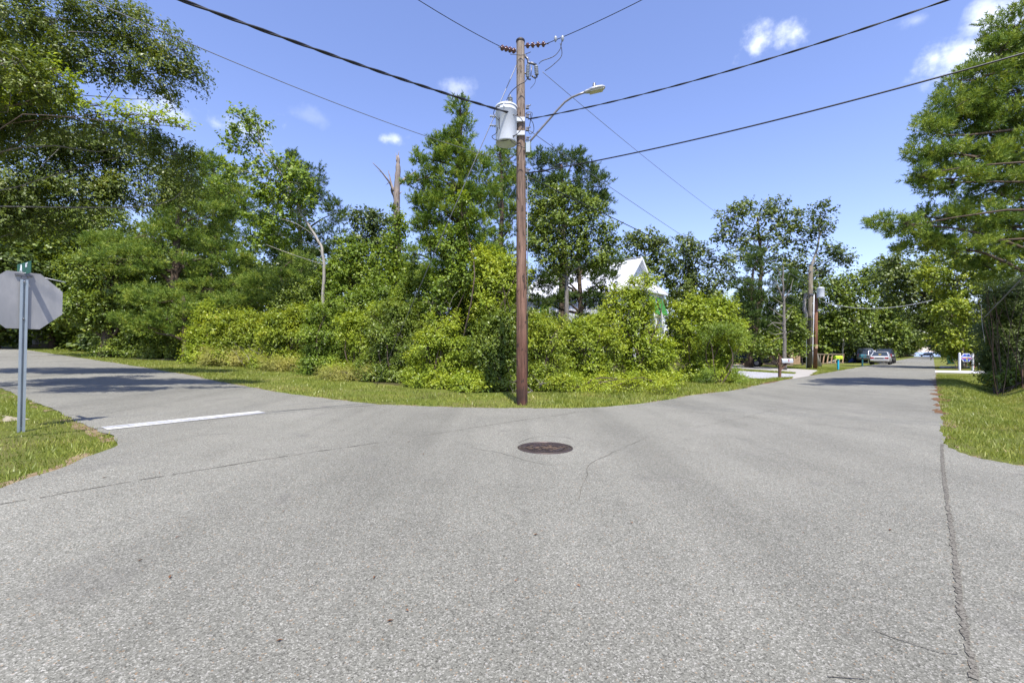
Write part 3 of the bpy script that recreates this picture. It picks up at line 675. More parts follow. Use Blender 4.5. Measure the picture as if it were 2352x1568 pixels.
# cut-out fuse and arrester
mb = MB(); c1, c2 = pp(1212, 178, -.05), pp(1213, 149, -.05); sheds(mb, c1, c2, .042, 8, .6)
c3, c4 = pp(1233, 173, -.05), pp(1231, 152, -.05); sheds(mb, c3, c4, .048, 5, .7); co = mb.build('cutout_fuse', 'porcelain_grey', pole)
mb = MB(); mb.tube([pp(1206, 130), pp(1213, 137), pp(1213, 145), pp(1222, 146), pp(1232, 150)], .028, 8); mb.tube([pp(1219, 176, -.05), pp(1221, 152, -.05)], .012, 6)
mb.tube([pp(1200, 173), pp(1208, 168), pp(1213, 182), pp(1219, 183)], .02, 8); mb.tube([pp(1222, 175), pp(1229, 180), pp(1234, 176)], .02, 8)
mb.tube([pp(1203, 128), pp(1209, 128)], .018, 6); mb.build('bracket', 'hardware', co)
# street lamp
mb = MB(); arm = [(1206, 336), (1218, 324), (1240, 299), (1262, 274), (1280, 253), (1297, 235), (1313, 224), (1330, 217), (1345, 212)]
apts = [pp(x, y, -.45*i/8) for i, (x, y) in enumerate(arm)]; apts[0] = Vector((.12, 0, apts[0].z))
lampo = MB(); lampo.tube(apts, .022, 10); arm_o = lampo.build('lamp_arm', 'steel_arm', pole)
mb = MB(); q = pp(1203, 337); mb.box((.13, -.01, q.z-.02), (.09, .12, .26)); mb.build('arm_bracket', 'galvanised', arm_o)
e0, e1 = pp(1342, 213, -.45), pp(1390, 202, -.45); d = (e1-e0); L = d.length; d.normalize(); side = d.cross(Vector((0, 0, 1))).normalized(); upv = side.cross(d)
def lampsec(tlist, z0, z1, inset=0):
    vs = []; fs = []; n = 16
    for (t, w, hh) in tlist:
        for j in range(n):
            a = 2*math.pi*j/n; ca, sa = math.cos(a), math.sin(a)
            vs.append(e0+d*(t*L)+side*(w*ca)+upv*(hh*(sa if sa > 0 else sa*.45)))
    for i in range(len(tlist)-1):
        for j in range(n): k_ = (j+1) % n; fs.append((i*n+j, i*n+k_, (i+1)*n+k_, (i+1)*n+j))
    fs.append(tuple(range(n))); fs.append(tuple((len(tlist)-1)*n+j for j in range(n)))
    return vs, fs
vs, fs = lampsec([(0, .035, .03), (.12, .06, .045), (.35, .10, .06), (.6, .115, .062), (.85, .10, .055), (.97, .06, .035), (1.0, .02, .012)], 0, 0)
mb = MB(); mb.add(vs, fs, True); lh = mb.build('lamp_head', 'lamp_grey', arm_o)
mb = MB(); m0 = e0+d*(L*.58)-upv*.03
mb.box(m0, (.15, L*.62, .014), M=Matrix((side, d, upv)).transposed()); mb.build('lens', 'lamp_lens', lh)
mb = MB(); m1 = e0+d*(L*.5)+upv*.05; mb.lathe([(.035, 0), (.035, .06), (.028, .065), (.030, .09), (.018, .105), (0, .108)], m1, 12); mb.build('photocell', 'hardware', lh)
# pole fittings and looped leads
for oy in (270, 300, 322, 395, 250):
    mb = MB(); q = pp(1210, oy); mb.box((.115, -.06, q.z), (.07, .06, .07)); mb.tube([(.1, -.08, q.z), (.19, -.1, q.z+.03)], .012, 6); mb.build('clamp', 'hardware', pole)
mb = MB(); mb.tube([(0.125, -.05, .6), (0.115, -.05, pp(0, 400).z)], .008, 6); mb.build('ground_wire', 'hardware', pole)
mb = MB()
def loop(pts, r=.009, dy=-.3):
    P3 = [pp(x, y, dy) for x, y in pts]; out = []
    for i in range(len(P3)-1):
        p0 = P3[max(0, i-1)]; p1 = P3[i]; p2 = P3[i+1]; p3 = P3[min(len(P3)-1, i+2)]
        for k_ in range(6):
            t = k_/6; out.append(.5*((2*p1)+(p2-p0)*t+(2*p0-5*p1+4*p2-p3)*t*t+(3*p1-p0-3*p2+p3)*t**3))
    out.append(P3[-1]); mb.tube(out, r, 6)
loop([(1213, 176), (1206, 188), (1190, 197), (1172, 214), (1160, 240)], .009, -.2)
loop([(1219, 120), (1200, 127), (1185, 126), (1172, 125)], .007, -.12)
loop([(1160, 241), (1140, 248), (1134, 262), (1145, 276)], .008)
loop([(1143, 292), (1140, 306), (1130, 314), (1140, 322), (1165, 322), (1190, 306), (1201, 288), (1196, 272), (1175, 263), (1150, 265)], .008)
loop([(1147, 270), (1147, 290), (1152, 304), (1170, 312), (1185, 310), (1195, 300)], .008)
loop([(1149, 274), (1160, 298), (1175, 325), (1195, 336), (1206, 340)], .008)
loop([(1159, 232), (1166, 262)], .006)
loop([(1216, 272), (1224, 283), (1226, 300), (1218, 308), (1214, 300), (1218, 280), (1219, 262)], .007, -.1)
loop([(1207, 262), (1212, 258), (1222, 260), (1220, 275)], .007, -.1)
loop([(1231, 178), (1228, 192), (1218, 204)], .005, -.05)
loop([(1291, 88), (1287, 112), (1272, 130), (1246, 140), (1238, 147)], .008, -.3)
loop([(1287, 100), (1290, 128), (1270, 150), (1252, 163)], .008, -.3)
mb.build('lead', 'cable_black', pole)
for (x, y) in ((1276, 90), (1292, 89)):
    q = pp(x, y, -.65); mb = MB(); mb.lathe([(.012, -.06), (.03, -.03), (.034, .03), (.02, .05), (.012, .06)], q, 10); mb.build('line_clamp', 'porcelain_grey', pole)

# ------------------------------------------------------------------ overhead lines: each its own thing
def plane_pt(base, dirv, ox, oy):
    a = (ox-CX)/F; k_ = (a*base[1]-base[0])/(dirv[0]-a*dirv[1]); X, Y = base[0]+dirv[0]*k_, base[1]+dirv[1]*k_
    return Vector((X, Y, H+(HY-oy)/F*Y)), k_
def wire(label, base, dirv, pts, r, mat='cable_black', ext=20, sag=0, twist=0, end=None, group=None, name='overhead_cable'):
    """fit a smooth curve in the vertical plane base+k*dir through the surveyed points"""
    K_, Zs = [], []
    for (x, y) in pts:
        p, k_ = plane_pt(base, dirv, x, y); K_.append(k_); Zs.append(p.z)
    deg = min(2, len(K_)-1); c = np.polyfit(K_, Zs, deg)
    if deg == 2 and c[0] < 0: c = np.append([0.0008], np.polyfit(K_, np.array(Zs)-.0008*np.array(K_)**2, 1))
    k0, k1 = K_[0], (K_[-1]+ext if K_[-1] > K_[0] else K_[-1]-ext)
    n = 60; out = []
    for i in range(n+1):
        kk = k0+(k1-k0)*i/n; out.append(Vector((base[0]+dirv[0]*kk, base[1]+dirv[1]*kk, float(np.polyval(c, kk)))))
    mbw = MB()
    if twist:
        L = sum((out[i+1]-out[i]).length for i in range(n)); m = int(min(L, 40)/.11); a = Vector(out[0]); hs = []
        xs = np.linspace(k0, k1, m+1)
        for s_ in range(2):
            q = []
            for i, kk in enumerate(xs):
                ph = 2*math.pi*i/8+math.pi*s_; z = float(np.polyval(c, kk)); pxy = Vector((base[0]+dirv[0]*kk, base[1]+dirv[1]*kk, z))
                sd_ = Vector((-dirv[1], dirv[0], 0)); q.append(pxy+sd_*math.cos(ph)*twist+Vector((0, 0, math.sin(ph)*twist)))
            mbw.tube(q, r, 5)
    else: mbw.tube(out, r, 6)
    o0 = out[0]; mbw.v = [(v[0]-o0.x, v[1]-o0.y, v[2]-o0.z) for v in mbw.v]
    o = mbw.build(name, mat); o.location = o0
    return tag(o, label, 'cable', group or 'overhead lines at the corner pole')
V_ = (VX, VY); U_ = (UX, UY); pb = (PX, PY)
wire('thick black twisted cable running up-left from the transformer', pb, V_, [(1188, 266), (1140, 248), (1000, 210), (850, 157), (700, 103), (560, 57), (418, 0)], .0145, twist=.011, ext=18)
wire('thin line leaving the left insulator string of the pole head', pb, V_, [(1150, 108), (1060, 60), (960, 0)], .007, ext=18)
wire('thin line leaving the right insulator string towards the upper right', pb, U_, [(1256, 101), (1300, 82), (1395, 40), (1475, 0)], .008, ext=14)
wire('thin grey line crossing the upper-left sky and oak branches down to the pole', pb, V_, [(1192, 375), (1100, 357), (985, 313), (800, 250), (480, 112), (195, 0)], .006, 'cable_grey', ext=14)
wire('black twisted service cable rising right from beside the transformer', pb, U_, [(1213, 273), (1284, 261), (1381, 242), (1489, 214), (1700, 153), (1950, 78), (2180, 0)], .0085, twist=.008, ext=6)
wire('heavy smooth black telephone cable reaching the right edge of the sky', pb, U_, [(1213, 400), (1300, 380), (1500, 342), (1750, 286), (2000, 220), (2200, 166), (2352, 122)], .0125, ext=5)
p2 = G(1858, 846.5); Y2 = p2.y
dv = (p2.x-PX, p2.y-PY); dl = math.hypot(*dv); D2 = (dv[0]/dl, dv[1]/dl)
wire('thin top line from the cutout fuse down to the distant grey pole', pb, D2, [(1246, 160), (1320, 228), (1390, 290), (1530, 408), (1640, 480), (1864, 612)], .006, 'cable_grey', ext=0)
wire('thin middle line from the pole to the distant grey pole', pb, D2, [(1214, 300), (1290, 350), (1400, 430), (1570, 543), (1864, 700)], .007, 'cable_grey', ext=0)
wire('black telephone line sloping from the pole past the white house roof', pb, D2, [(1214, 400), (1245, 425), (1400, 500), (1550, 572), (1700, 640), (1864, 720)], .012, ext=0)
mb = MB(); q0 = pp(1213, 399); q1 = Vector(plane_pt(pb, U_, 1300, 380)[0])-PB
pts = [q0, q0+Vector((.05, -.05, -.09))]+[Vector((.25+.1*i, -.18-.05*i, q0.z-.02-.05*math.sin(i*.8))) for i in range(8)]+[q1]
mb.tube(pts, .009, 6); mb.build('drip_loop', 'cable_black', pole)
# guy wire down to the lot
mb = MB(); ga = Vector(plane_pt(pb, U_, 1187, 150)[0]); gb = Vector(plane_pt(pb, U_, 988, 605)[0]); gd = (gb-ga); ge = ga+gd*(1+(gb.z-Z(gb.x, gb.y)-0)/abs(gd.z))
gs = Vector((PX-.1, PY, ga.z)); mb.tube([Vector((0, 0, 0)), ge-gs], .010, 6); o = mb.build('guy_wire', 'cable_grey'); o.location = gs
tag(o, 'straight steel guy wire slanting down behind the transformer into the thicket', 'guy wire')

# distant poles
def far_pole(b, topy, r, mat, label, cat='utility pole', leanx=.0):
    e = empty('utility_pole', b, label, cat)
    h = H+(HY-topy)/F*b.y-b.z; mb = MB(); mb.tube([(0, 0, -.1), (leanx*h*.5, 0, h*.5), (leanx*h, 0, h)], [r*1.15, r, r*.8], 12); mb.build('shaft', mat, e); return e, h
e, h = far_pole(p2, 610, .17, 'pole_old_grey', 'tall weathered grey utility pole with white conduit beyond the driveway', leanx=.02)
mb = MB(); mb.tube([(.2, -.15, .3), (.19, -.15, h*.2), (.26, -.15, h*.45), (.3, -.15, h*.72)], .035, 8); mb.build('conduit', 'cable_white', e)
mb = MB(); mb.tube([(-.28, -.1, 0), (-.27, -.1, 2.4)], .03, 8); mb.build('conduit', 'trim_white', e)
mb = MB(); mb.box((.12, -.1, h-.5), (.5, .06, .06)); mb.build('bracket', 'hardware', e); mb = MB(); mb.box((.1, -.15, h*.72), (.35, .1, .1)); mb.build('bracket', 'hardware', e)
p3 = G(1872, 847.5)
e, h = far_pole(p3, 676, .13, 'pole_rusty', 'shorter reddish utility pole carrying a grey transformer can', leanx=.018)
b_ = P(1877, 674, p3.y)-p3; mb = MB(); mb.lathe([(0, -.38), (.25, -.38), (.26, -.3), (.26, .33), (.28, .36), (.12, .44), (0, .45)], b_+Vector((0, -.38, 0)), 20); tk = mb.build('transformer', 'tank_grey', e)
mb = MB(); sheds(mb, b_+Vector((-.1, -.38, .4)), b_+Vector((-.1, -.38, .75)), .06, 4); mb.build('bushing', 'porcelain_grey', tk)
mb = MB(); mb.box((.0, -.14, 1.75), (.2, .05, .3)); mb.build('meter_plate', 'wood_tan', e)
q = G(1974.5, 824); e, h = far_pole(q, 768, .12, 'pole_old_grey', 'short pale bare pole on the lawn past the teal mailbox')
q = G(1986, 812, 0) ; q = Vector((q.x, q.y, q.z)); e, h = far_pole(q, 768, .10, 'pole_old_grey', 'thin grey pole with white pipe in the shade left of the blue sign')
mb = MB(); mb.tube([(.2, -.1, 0), (.2, -.1, h*.9)], .05, 8); mb.build('conduit', 'cable_white', e)
# cables over the road beyond
def span(label, a, b, sag, r, mat, name='overhead_cable', grp='cables over the far road'):
    mbw = MB(); pts = []
    for i in range(31): t = i/30; p = a.lerp(b, t); p.z -= sag*4*t*(1-t); pts.append(p-a)
    mbw.tube(pts, r, 6); o = mbw.build(name, mat); o.location = a; return tag(o, label, 'cable', grp)
span('white sagging cable crossing the road from the reddish pole', P(1882, 690, p3.y), P(2142, 689, 26), .55, .014, 'cable_white')
span('light guy strand slanting down at the right edge before dark bamboo', P(2400, 585, 11.0), P(2262, 728, 15.5), .0, .02, 'cable_grey', 'guy_wire', 'guy strand at the right')
span('upper thin line from the treetops to the grey distant pole', P(1640, 480, 30), P(1864, 655, Y2), .5, .012, 'cable_grey')

# ------------------------------------------------------------------ stop sign with street blades
sb = G(47, 991); S0 = empty('stop_sign', sb, 'octagonal stop sign seen from its bare metal back, with green street-name blade', 'stop sign')
sx_, sy_ = .566, .824          # in-plane horizontal of the octagon
ang = math.atan2(sy_, sx_)
S0.rotation_euler = (0, math.radians(1.3), 0)
R_ = Matrix.Rotation(ang, 4, 'Z')
top = H+(HY-632)/F*sb.y-sb.z-.0
mb = MB(); prof = [(-.038, .0), (-.038, .004), (-.016, .004), (-.014, .03), (.014, .03), (.016, .004), (.038, .004), (.038, .0), (.012, .0), (.010, .026), (-.010, .026), (-.012, .0)]
vs = [R_@Vector((x, y-.045, z)) for z in (-.1, top-.06) for x, y in prof]; n = len(prof)
mb.add(vs, [tuple(range(n)), tuple(range(n, 2*n))]+[(i, (i+1) % n, (i+1) % n+n, i+n) for i in range(n)]); post = mb.build('post', 'galvanised', S0)
# note: normal of the sign towards the side street = +local y here
mb = MB()
zz = .08
while zz < top-.09:
    mb.lathe([(0, 0), (.0055, 0)], R_@Vector((0, -.0465, zz)), 8, (R_@Vector((0, 1, 0)))); zz += .0254
mb.build('bolt_hole', 'cast_iron_dark', post)
Ro = .381/math.cos(math.pi/8); cz = H+(HY-690)/F*sb.y-sb.z
def octa(r, y, m, name, parent, th=.0025):
    mb = MB(); poly = [(r*math.cos(math.pi/8+i*math.pi/4), cz+r*math.sin(math.pi/8+i*math.pi/4)) for i in range(8)]
    mb.prism(poly, y, y+th, R_); return mb.build(name, m, parent)
plate = octa(Ro, -.012, 'sign_back', 'sign_plate', S0, .003)
octa(Ro*.97, -.0085, 'white_paint', 'sign_face', plate, .001); octa(Ro*.93, -.0070, 'sign_red', 'sign_face', plate, .001)
for dz in (-.25, .25):
    mb = MB(); mb.lathe([(0, 0), (.011, 0), (.011, .008), (0, .01)], R_@Vector((0, -.046, cz+dz)), 8, R_@Vector((0, -1, 0))); mb.build('bolt', 'hardware', plate)
bz = H+(HY-632)/F*sb.y-sb.z
mb = MB(); mb.box(R_@Vector((0, -.01, bz)), (.17, .05, .028), ang); mb.box(R_@Vector((0, -.01, bz-.03)), (.05, .04, .05), ang); bk_ = mb.build('blade_bracket', 'hardware', S0)
# the blade names the cross street: it lies nearly along the line of sight
ba = math.radians(158); bl = MB(); bd = Vector((math.cos(ba), math.sin(ba), 0)); bw, bh = .61, .155
bc_ = Vector((0.0, 0, bz+.014+bh/2)); bl.box(bc_, (bw, .004, bh), math.radians(-31)); bo = bl.build('street_blade', 'sign_green', S0)
def text(s, size, parent, loc, rotz, mat, name='lettering', sxx=1):
    cu = bpy.data.curves.new(name, 'FONT'); cu.body = s; cu.size = size; cu.extrude = .0015; cu.offset = .004; cu.align_x = 'CENTER'
    to = bpy.data.objects.new(name+'_src', cu); COL.objects.link(to); dg = bpy.context.evaluated_depsgraph_get()
    me = bpy.data.meshes.new_from_object(to.evaluated_get(dg)); bpy.data.objects.remove(to); me.materials.clear(); me.materials.append(MATS[mat])
    o = bpy.data.objects.new(name, me); o.location = loc; o.rotation_euler = (math.radians(90), 0, rotz); o.scale = (sxx, 1, 1); return link(o, parent)
bn = Vector((math.sin(math.radians(-31)), -math.cos(math.radians(-31)), 0)); bx_ = Vector((math.cos(math.radians(-31)), math.sin(math.radians(-31)), 0))
text('A', .15, bo, bc_+bn*.0035-bx_*.12+Vector((0, 0, -.045)), math.radians(-31), 'white_paint')
text('ST', .075, bo, bc_+bn*.0035+bx_*.12+Vector((0, 0, .01)), math.radians(-31), 'white_paint')
mb = MB(); mb.box(bc_+bn*.003+Vector((0, 0, -.066)), (.2, .001, .008), math.radians(-31)); mb.build('underline', 'white_paint', bo)
mb = MB(); mb.tube([bc_+Vector((.05, .1, -.08)), bc_+Vector((.22, .35, -.13))], .006, 5); mb.build('wire_tie', 'cable_white', bk_)

# ------------------------------------------------------------------ manhole
m0 = g3(1597, 1314); M0 = empty('manhole_cover', (m0.x, m0.y, m0.z+.012), 'round brown cast-iron manhole cover set in the asphalt', 'manhole cover', rz=.3)
mb = MB(); mb.lathe([(.345, .0), (.345, .006), (.335, .009), (.318, .009), (.316, -.002)], seg=64); mb.build('frame', 'cast_iron', M0)
mb = MB(); mb.lathe([(.312, .0), (.312, .006), (.30, .0085), (.272, .0085), (.268, .004), (.205, .004), (.20, .0075), (.188, .0075), (.184, .004), (0, .004)], seg=64); lid = mb.build('lid', 'cast_iron', M0)
mb = MB(); rnd = random.Random(2)
for rr_, n in ((.237, 40), (.16, 26), (.12, 20), (.08, 12), (.04, 6)):
    for i in range(n):
        a = 2*math.pi*i/n; mb.box((rr_*math.cos(a), rr_*math.sin(a), .0055), (.014, .022, .004), a)
mb.build('tread_pattern', 'cast_iron_dark', lid)
mb = MB(); mb.lathe([(.0, .0087), (.03, .0087)], (-.22, .05, 0), 10); mb.lathe([(.0, .0087), (.03, .0087)], (.22, -.05, 0), 10)
for i in range(26): a = rnd.uniform(0, 6.28); q = rnd.uniform(.02, .2); mb.lathe([(0, .0076), (rnd.uniform(.012, .04), .0076)], (q*math.cos(a), q*math.sin(a), rnd.uniform(0, .0006)), 7)
mb.build('rust', 'rust_stain', lid)

# leaves and grit blown on the road
mb = MB(); rnd = random.Random(8)
for i in range(46):
    if i < 26: p = G(rnd.uniform(200, 2150), rnd.uniform(955, 1500))
    else: t = rnd.uniform(12, 30); xy = TN(t, rnd.uniform(-.5, .1)); p = Vector((xy[0], xy[1], Z(*xy)))
    a = rnd.uniform(0, 3.1); s = rnd.uniform(.008, .02)
    mb.add([(p.x-s*math.cos(a), p.y-s*math.sin(a), p.z+.018), (p.x+s*.4*math.sin(a), p.y-s*.4*math.cos(a), p.z+.026), (p.x+s*math.cos(a), p.y+s*math.sin(a), p.z+.018), (p.x-s*.4*math.sin(a), p.y+s*.4*math.cos(a), p.z+.022)], [(0, 1, 2, 3)])
tag(mb.build('leaf_litter', 'litter_leaf'), 'scattered brown fallen leaves lying on the asphalt', 'leaf litter', kind='stuff')

# ------------------------------------------------------------------ white raised cottage
def VN(c, a, b, z=0): return Vector((c[0]+VX*a-NX*b, c[1]+VY*a-NY*b, z))     # a along the road, b back from it
C0 = (9.85, 36.0); hz = Z(*C0); HW = 5.7; HL = 13.0; eave = 6.35; ridge = 9.25; mid = HW/2
house = empty('house', (C0[0], C0[1], hz), 'raised white cottage with white metal roof and green shutters behind the bushes', 'house')
HO = Vector((C0[0], C0[1], hz)); hv = lambda a, b, z: VN(C0, a, b, z)-HO
ws = .35                      # wall set in from the eave
mb = MB()
wall = [(ws, ws), (HW-ws, ws), (HW-ws, HL-ws), (ws, HL-ws)]
for i in range(4):
    a, b = wall[i], wall[(i+1) % 4]; p = hv(*a, 2.6); q = hv(*b, 2.6); mb.bar(p.lerp(q, .0)+Vector((0, 0, (eave-.12-2.6)/2)), q+Vector((0, 0, (eave-.12-2.6)/2)), .12, eave-.12-2.6)
wl = mb.build('wall', 'house_wall', house)
mb = MB()
for i in range(4):
    a, b = wall[i], wall[(i+1) % 4]; L = math.hypot(a[0]-b[0], a[1]-b[1]); n = int(L/.4)
    for j in range(n+1):
        t = j/n; aa = a[0]+(b[0]-a[0])*t; bb = a[1]+(b[1]-a[1])*t
        o_ = {0: (0, -.075), 1: (.075, 0), 2: (0, .075), 3: (-.075, 0)}[i]; w_ = .14 if j in (0, n) else .045
        mb.bar(hv(aa+o_[0], bb+o_[1], 2.62), hv(aa+o_[0], bb+o_[1], eave-.15), w_, .035)
mb.build('batten', 'trim_white', wl)
rf = MB(); gz = 7.62; gs = 1.28; g0, g1 = 1.28, HW-1.28
def quad(mbx, pts, th=.05):
    pts = [Vector(p) for p in pts]; nrm = (pts[1]-pts[0]).cross(pts[2]-pts[0]).normalized()
    if nrm.z < 0: nrm = -nrm
    n = len(pts); vs = pts+[p-nrm*th for p in pts]; mbx.add(vs, [tuple(range(n)), tuple(range(2*n-1, n-1, -1))]+[(i, (i+1) % n, (i+1) % n+n, i+n) for i in range(n)])
quad(rf, [hv(0, .0, eave), hv(g0, gs-.02, gz), hv(g0, gs-.28, gz), hv(mid, gs-.28, ridge), hv(mid, HL-1.5, ridge), hv(0, HL, eave)][0:2]+[hv(g0, gs-.28, gz), hv(mid, gs-.28, ridge), hv(mid, HL-1.5, ridge), hv(0, HL, eave)])
quad(rf, [hv(HW, .0, eave), hv(g1, gs-.02, gz), hv(g1, gs-.28, gz), hv(mid, gs-.28, ridge), hv(mid, HL-1.5, ridge), hv(HW, HL, eave)])
quad(rf, [hv(0, 0, eave+.004), hv(HW, 0, eave+.004), hv(g1, gs+.02, gz+.01), hv(g0, gs+.02, gz+.01)])
quad(rf, [hv(0, HL, eave), hv(HW, HL, eave), hv(mid, HL-1.5, ridge)])
rfo = rf.build('roof', 'metal_roof', house)
mb = MB()      # standing seams
for j in range(1, 30):
    b = j*.43
    if b > HL-1.6: break
    if b > gs-.28: mb.bar(hv(0, b, eave+.03), hv(mid, b, ridge+.03), .03, .035)
    if b > gs: mb.bar(hv(HW, b, eave+.03), hv(mid, b, ridge+.03), .03, .035)
for j in range(1, 13):
    a = j*.43
    if a > HW-.1: break
    t = 1 if g0 < a < g1 else (a/g0 if a <= g0 else (HW-a)/g0)
    mb.bar(hv(a, 0, eave+.035), hv(a, gs*t, eave+(gz-eave)*t+.035), .03, .035)
mb.bar(hv(mid, gs-.28, ridge+.04), hv(mid, HL-1.5, ridge+.04), .3, .03); mb.bar(hv(0, 0, eave+.05), hv(g0, gs, gz+.05), .16, .03); mb.bar(hv(HW, 0, eave+.05), hv(g1, gs, gz+.05), .16, .03)
mb.build('roof_seam', 'metal_roof', rfo)
mb = MB(); quad(mb, [hv(g0-.02, gs+.1, gz-.02), hv(g1+.02, gs+.1, gz-.02), hv(mid, gs+.1, ridge-.06)], .05); mb.build('gable', 'gable_panel', house)
mb = MB()
mb.bar(hv(g0-.1, gs-.31, gz-.14), hv(mid, gs-.31, ridge-.05), .05, .18); mb.bar(hv(g1+.1, gs-.31, gz-.14), hv(mid, gs-.31, ridge-.05), .05, .18)
mb.bar(hv(-.02, -.03, eave-.1), hv(HW+.02, -.03, eave-.1), .05, .16); mb.bar(hv(-.03, 0, eave-.1), hv(-.03, HL, eave-.1), .05, .16); mb.bar(hv(HW+.03, 0, eave-.1), hv(HW+.03, HL, eave-.1), .05, .16)
quad(mb, [hv(0, 0, eave-.15), hv(HW, 0, eave-.15), hv(HW, HL, eave-.15), hv(0, HL, eave-.15)], .02)
mb.build('fascia', 'trim_white', house)
def window(face, pos, zc, w, h, sh=True):
    mb = MB(); M_ = MB()
    if face == 'front': f = lambda a, o, z: hv(pos+a, ws-.08-o, z)
    else: f = lambda a, o, z: hv(ws-.08-o, pos+a, z)
    def pl(mbx, a0, a1, z0, z1, o, th): mbx.bar(f(a0, o, (z0+z1)/2), f(a1, o, (z0+z1)/2), th, z1-z0)
    pl(mb, -w/2-.08, w/2+.08, zc-h/2-.09, zc-h/2, .05, .06); pl(mb, -w/2-.08, w/2+.08, zc+h/2, zc+h/2+.1, .05, .06)
    pl(mb, -w/2-.08, -w/2, zc-h/2, zc+h/2, .05, .055); pl(mb, w/2, w/2+.08, zc-h/2, zc+h/2, .05, .055); pl(mb, -w/2, w/2, zc-.02, zc+.02, .045, .04)
    wo_ = mb.build('window', 'trim_white', house); pl(M_, -w/2, w/2, zc-h/2, zc+h/2, .02, .03); M_.build('pane', 'glass_dark', wo_)
    if sh:
        s_ = MB(); out = .62 if face == 'front' else .2; quad(s_, [f(-w/2-.06, .09, zc+h/2+.1), f(w/2+.06, .09, zc+h/2+.1), f(w/2+.06, .09+out, zc-h/2-.05), f(-w/2-.06, .09+out, zc-h/2-.05)], .035)
        for i in range(14):
            t = (i+.5)/14; z = zc+h/2+.1-(h+.15)*t; s_.bar(f(-w/2-.02, .09+out*t+.02, z), f(w/2+.02, .09+out*t+.02, z), .03, .03)
        so = s_.build('shutter', 'shutter_green', wo_)
        r_ = MB(); r_.tube([f(-w/2, .07, zc-h/2), f(-w/2, .5, zc-h/2+.45)], .015, 6); r_.build('stay', 'trim_white', wo_)
window('front', HW-1.3, 5.1, .85, 1.45); window('front', 2.9, 5.1, .85, 1.45)
window('side', 3.2, 4.9, .9, 1.4, False); window('side', 9.4, 4.9, .9, 1.4)
mb = MB(); quad(mb, [hv(ws-.1, ws-.1, 2.6), hv(HW-ws+.1, ws-.1, 2.6), hv(HW-ws+.1, HL-ws+.1, 2.6), hv(ws-.1, HL-ws+.1, 2.6)], .35); mb.build('floor_frame', 'trim_white', house)
for a in (ws, mid, HW-ws):
    for b in (ws, 4.4, 8.6, HL-ws):
        mb = MB(); q = hv(a, b, 0); mb.box(q+Vector((0, 0, 1.1)), (.3, .3, 2.4), .82); mb.box(q+Vector((0, 0, 2.2)), (.4, .4, .1), .82); mb.build('pier', 'trim_white', house)
mb = MB(); mb.bar(hv(.9, 5, 1.0), hv(.9, 12, 1.0), .2, 2.0); mb.build('ground_floor_wall', 'foundation_block', house)
# stair and balcony of the side
mb = MB()
for i in range(11): mb.bar(hv(-.15-.28*i, 5.2, 2.5-.22*i), hv(-.15-.28*i, 6.3, 2.5-.22*i), .3, .05)
st_ = mb.build('stair', 'wood_tan', house)
mb = MB()
for b in (5.2, 6.3):
    mb.bar(hv(0, b, 3.5), hv(-3.2, b, 1.1), .06, .1)
    for i in range(14): mb.bar(hv(-.2-.22*i, b, 2.5-.17*i), hv(-.2-.22*i, b, 3.4-.17*i), .03, .03)
mb.build('railing', 'trim_white', st_)

# left house roof glimpsed behind the thicket
hb = P(535, 735, 42); hb2 = Vector((hb.x, hb.y, Z(hb.x, hb.y)))
cot = empty('shed', hb2, 'low white-roofed shed glimpsed through the pines at left', 'shed', rz=.5)
mb = MB(); mb.box((0, 0, 1.15), (6, 4, 2.3)); w1 = mb.build('wall', 'house_wall_beige', cot)
mb = MB(); hz_ = hb.z-hb2.z; quad(mb, [(-3.4, -2.4, 2.3), (3.4, -2.4, 2.3), (3.4, 0, hz_+.35), (-3.4, 0, hz_+.35)]); quad(mb, [(-3.4, 2.4, 2.3), (3.4, 2.4, 2.3), (3.4, 0, hz_+.35), (-3.4, 0, hz_+.35)]); mb.build('roof', 'metal_roof', cot)
mb = MB(); mb.box((1, -2.03, 1.4), (.9, .08, .8)); mb.build('window', 'glass_dark', cot)

# ------------------------------------------------------------------ mailboxes, signs, small things along the road
def on_ground(ox, oy): return G(ox, oy)
def mailbox(b, label, postm, boxm, hb_, w=.2, l=.52, h=.24, rz=0, brace=False, tall=0, group=None):
    e = empty('mailbox', b, label, 'mailbox', None, rz)
    mb = MB(); mb.box((0, 0, (hb_+tall)/2-.05), (.1, .1, hb_+tall+.1)); po = mb.build('post', postm, e)
    if brace: mb = MB(); mb.bar((0.04, 0, hb_*.55), (.34, 0, hb_-.04), .08, .08); mb.box((.2, 0, hb_-.03), (.62, .1, .06)); mb.build('brace', postm, e)
    n = 10; poly = [(-w/2, 0), (w/2, 0)]+[(w/2*math.cos(math.pi*i/n), h*.5+h*.5*math.sin(math.pi*i/n)) for i in range(n+1)]
    x0 = .06 if brace else -l/2
    M_ = Matrix.Translation((0, 0, hb_))@Matrix.Rotation(math.radians(-90), 4, 'Z')
    mb = MB(); mb.prism(poly, x0, x0+l, M_); bo_ = mb.build('box', boxm, e)
    mb = MB(); mb.prism([(x*1.05, z*1.03) for x, z in poly], x0+l, x0+l+.015, M_); mb.build('door', boxm, bo_)
    mb = MB(); mb.box((x0+l*.6, -w/2-.012, hb_+h*.6), (.03, .01, .14)); mb.build('flag', 'sign_red', bo_)
    return e
mb1 = g3(2284, 1107); mailbox(mb1, 'silver mailbox on a braced brown timber post by the gravel drive', 'wood_post', 'mailbox_silver', .74, .22, .55, .21, .1, True, .32)
q = g3(2455, 1084); mailbox(q, 'lime-green mailbox on a turquoise post', 'post_turquoise', 'mailbox_lime', .82, .24, .52, .23, .1)
q = g3(2526, 1073); mailbox(q, 'dark teal mailbox on a teal post beside the silver car', 'mailbox_teal', 'mailbox_teal', .85, .26, .6, .3, .2)
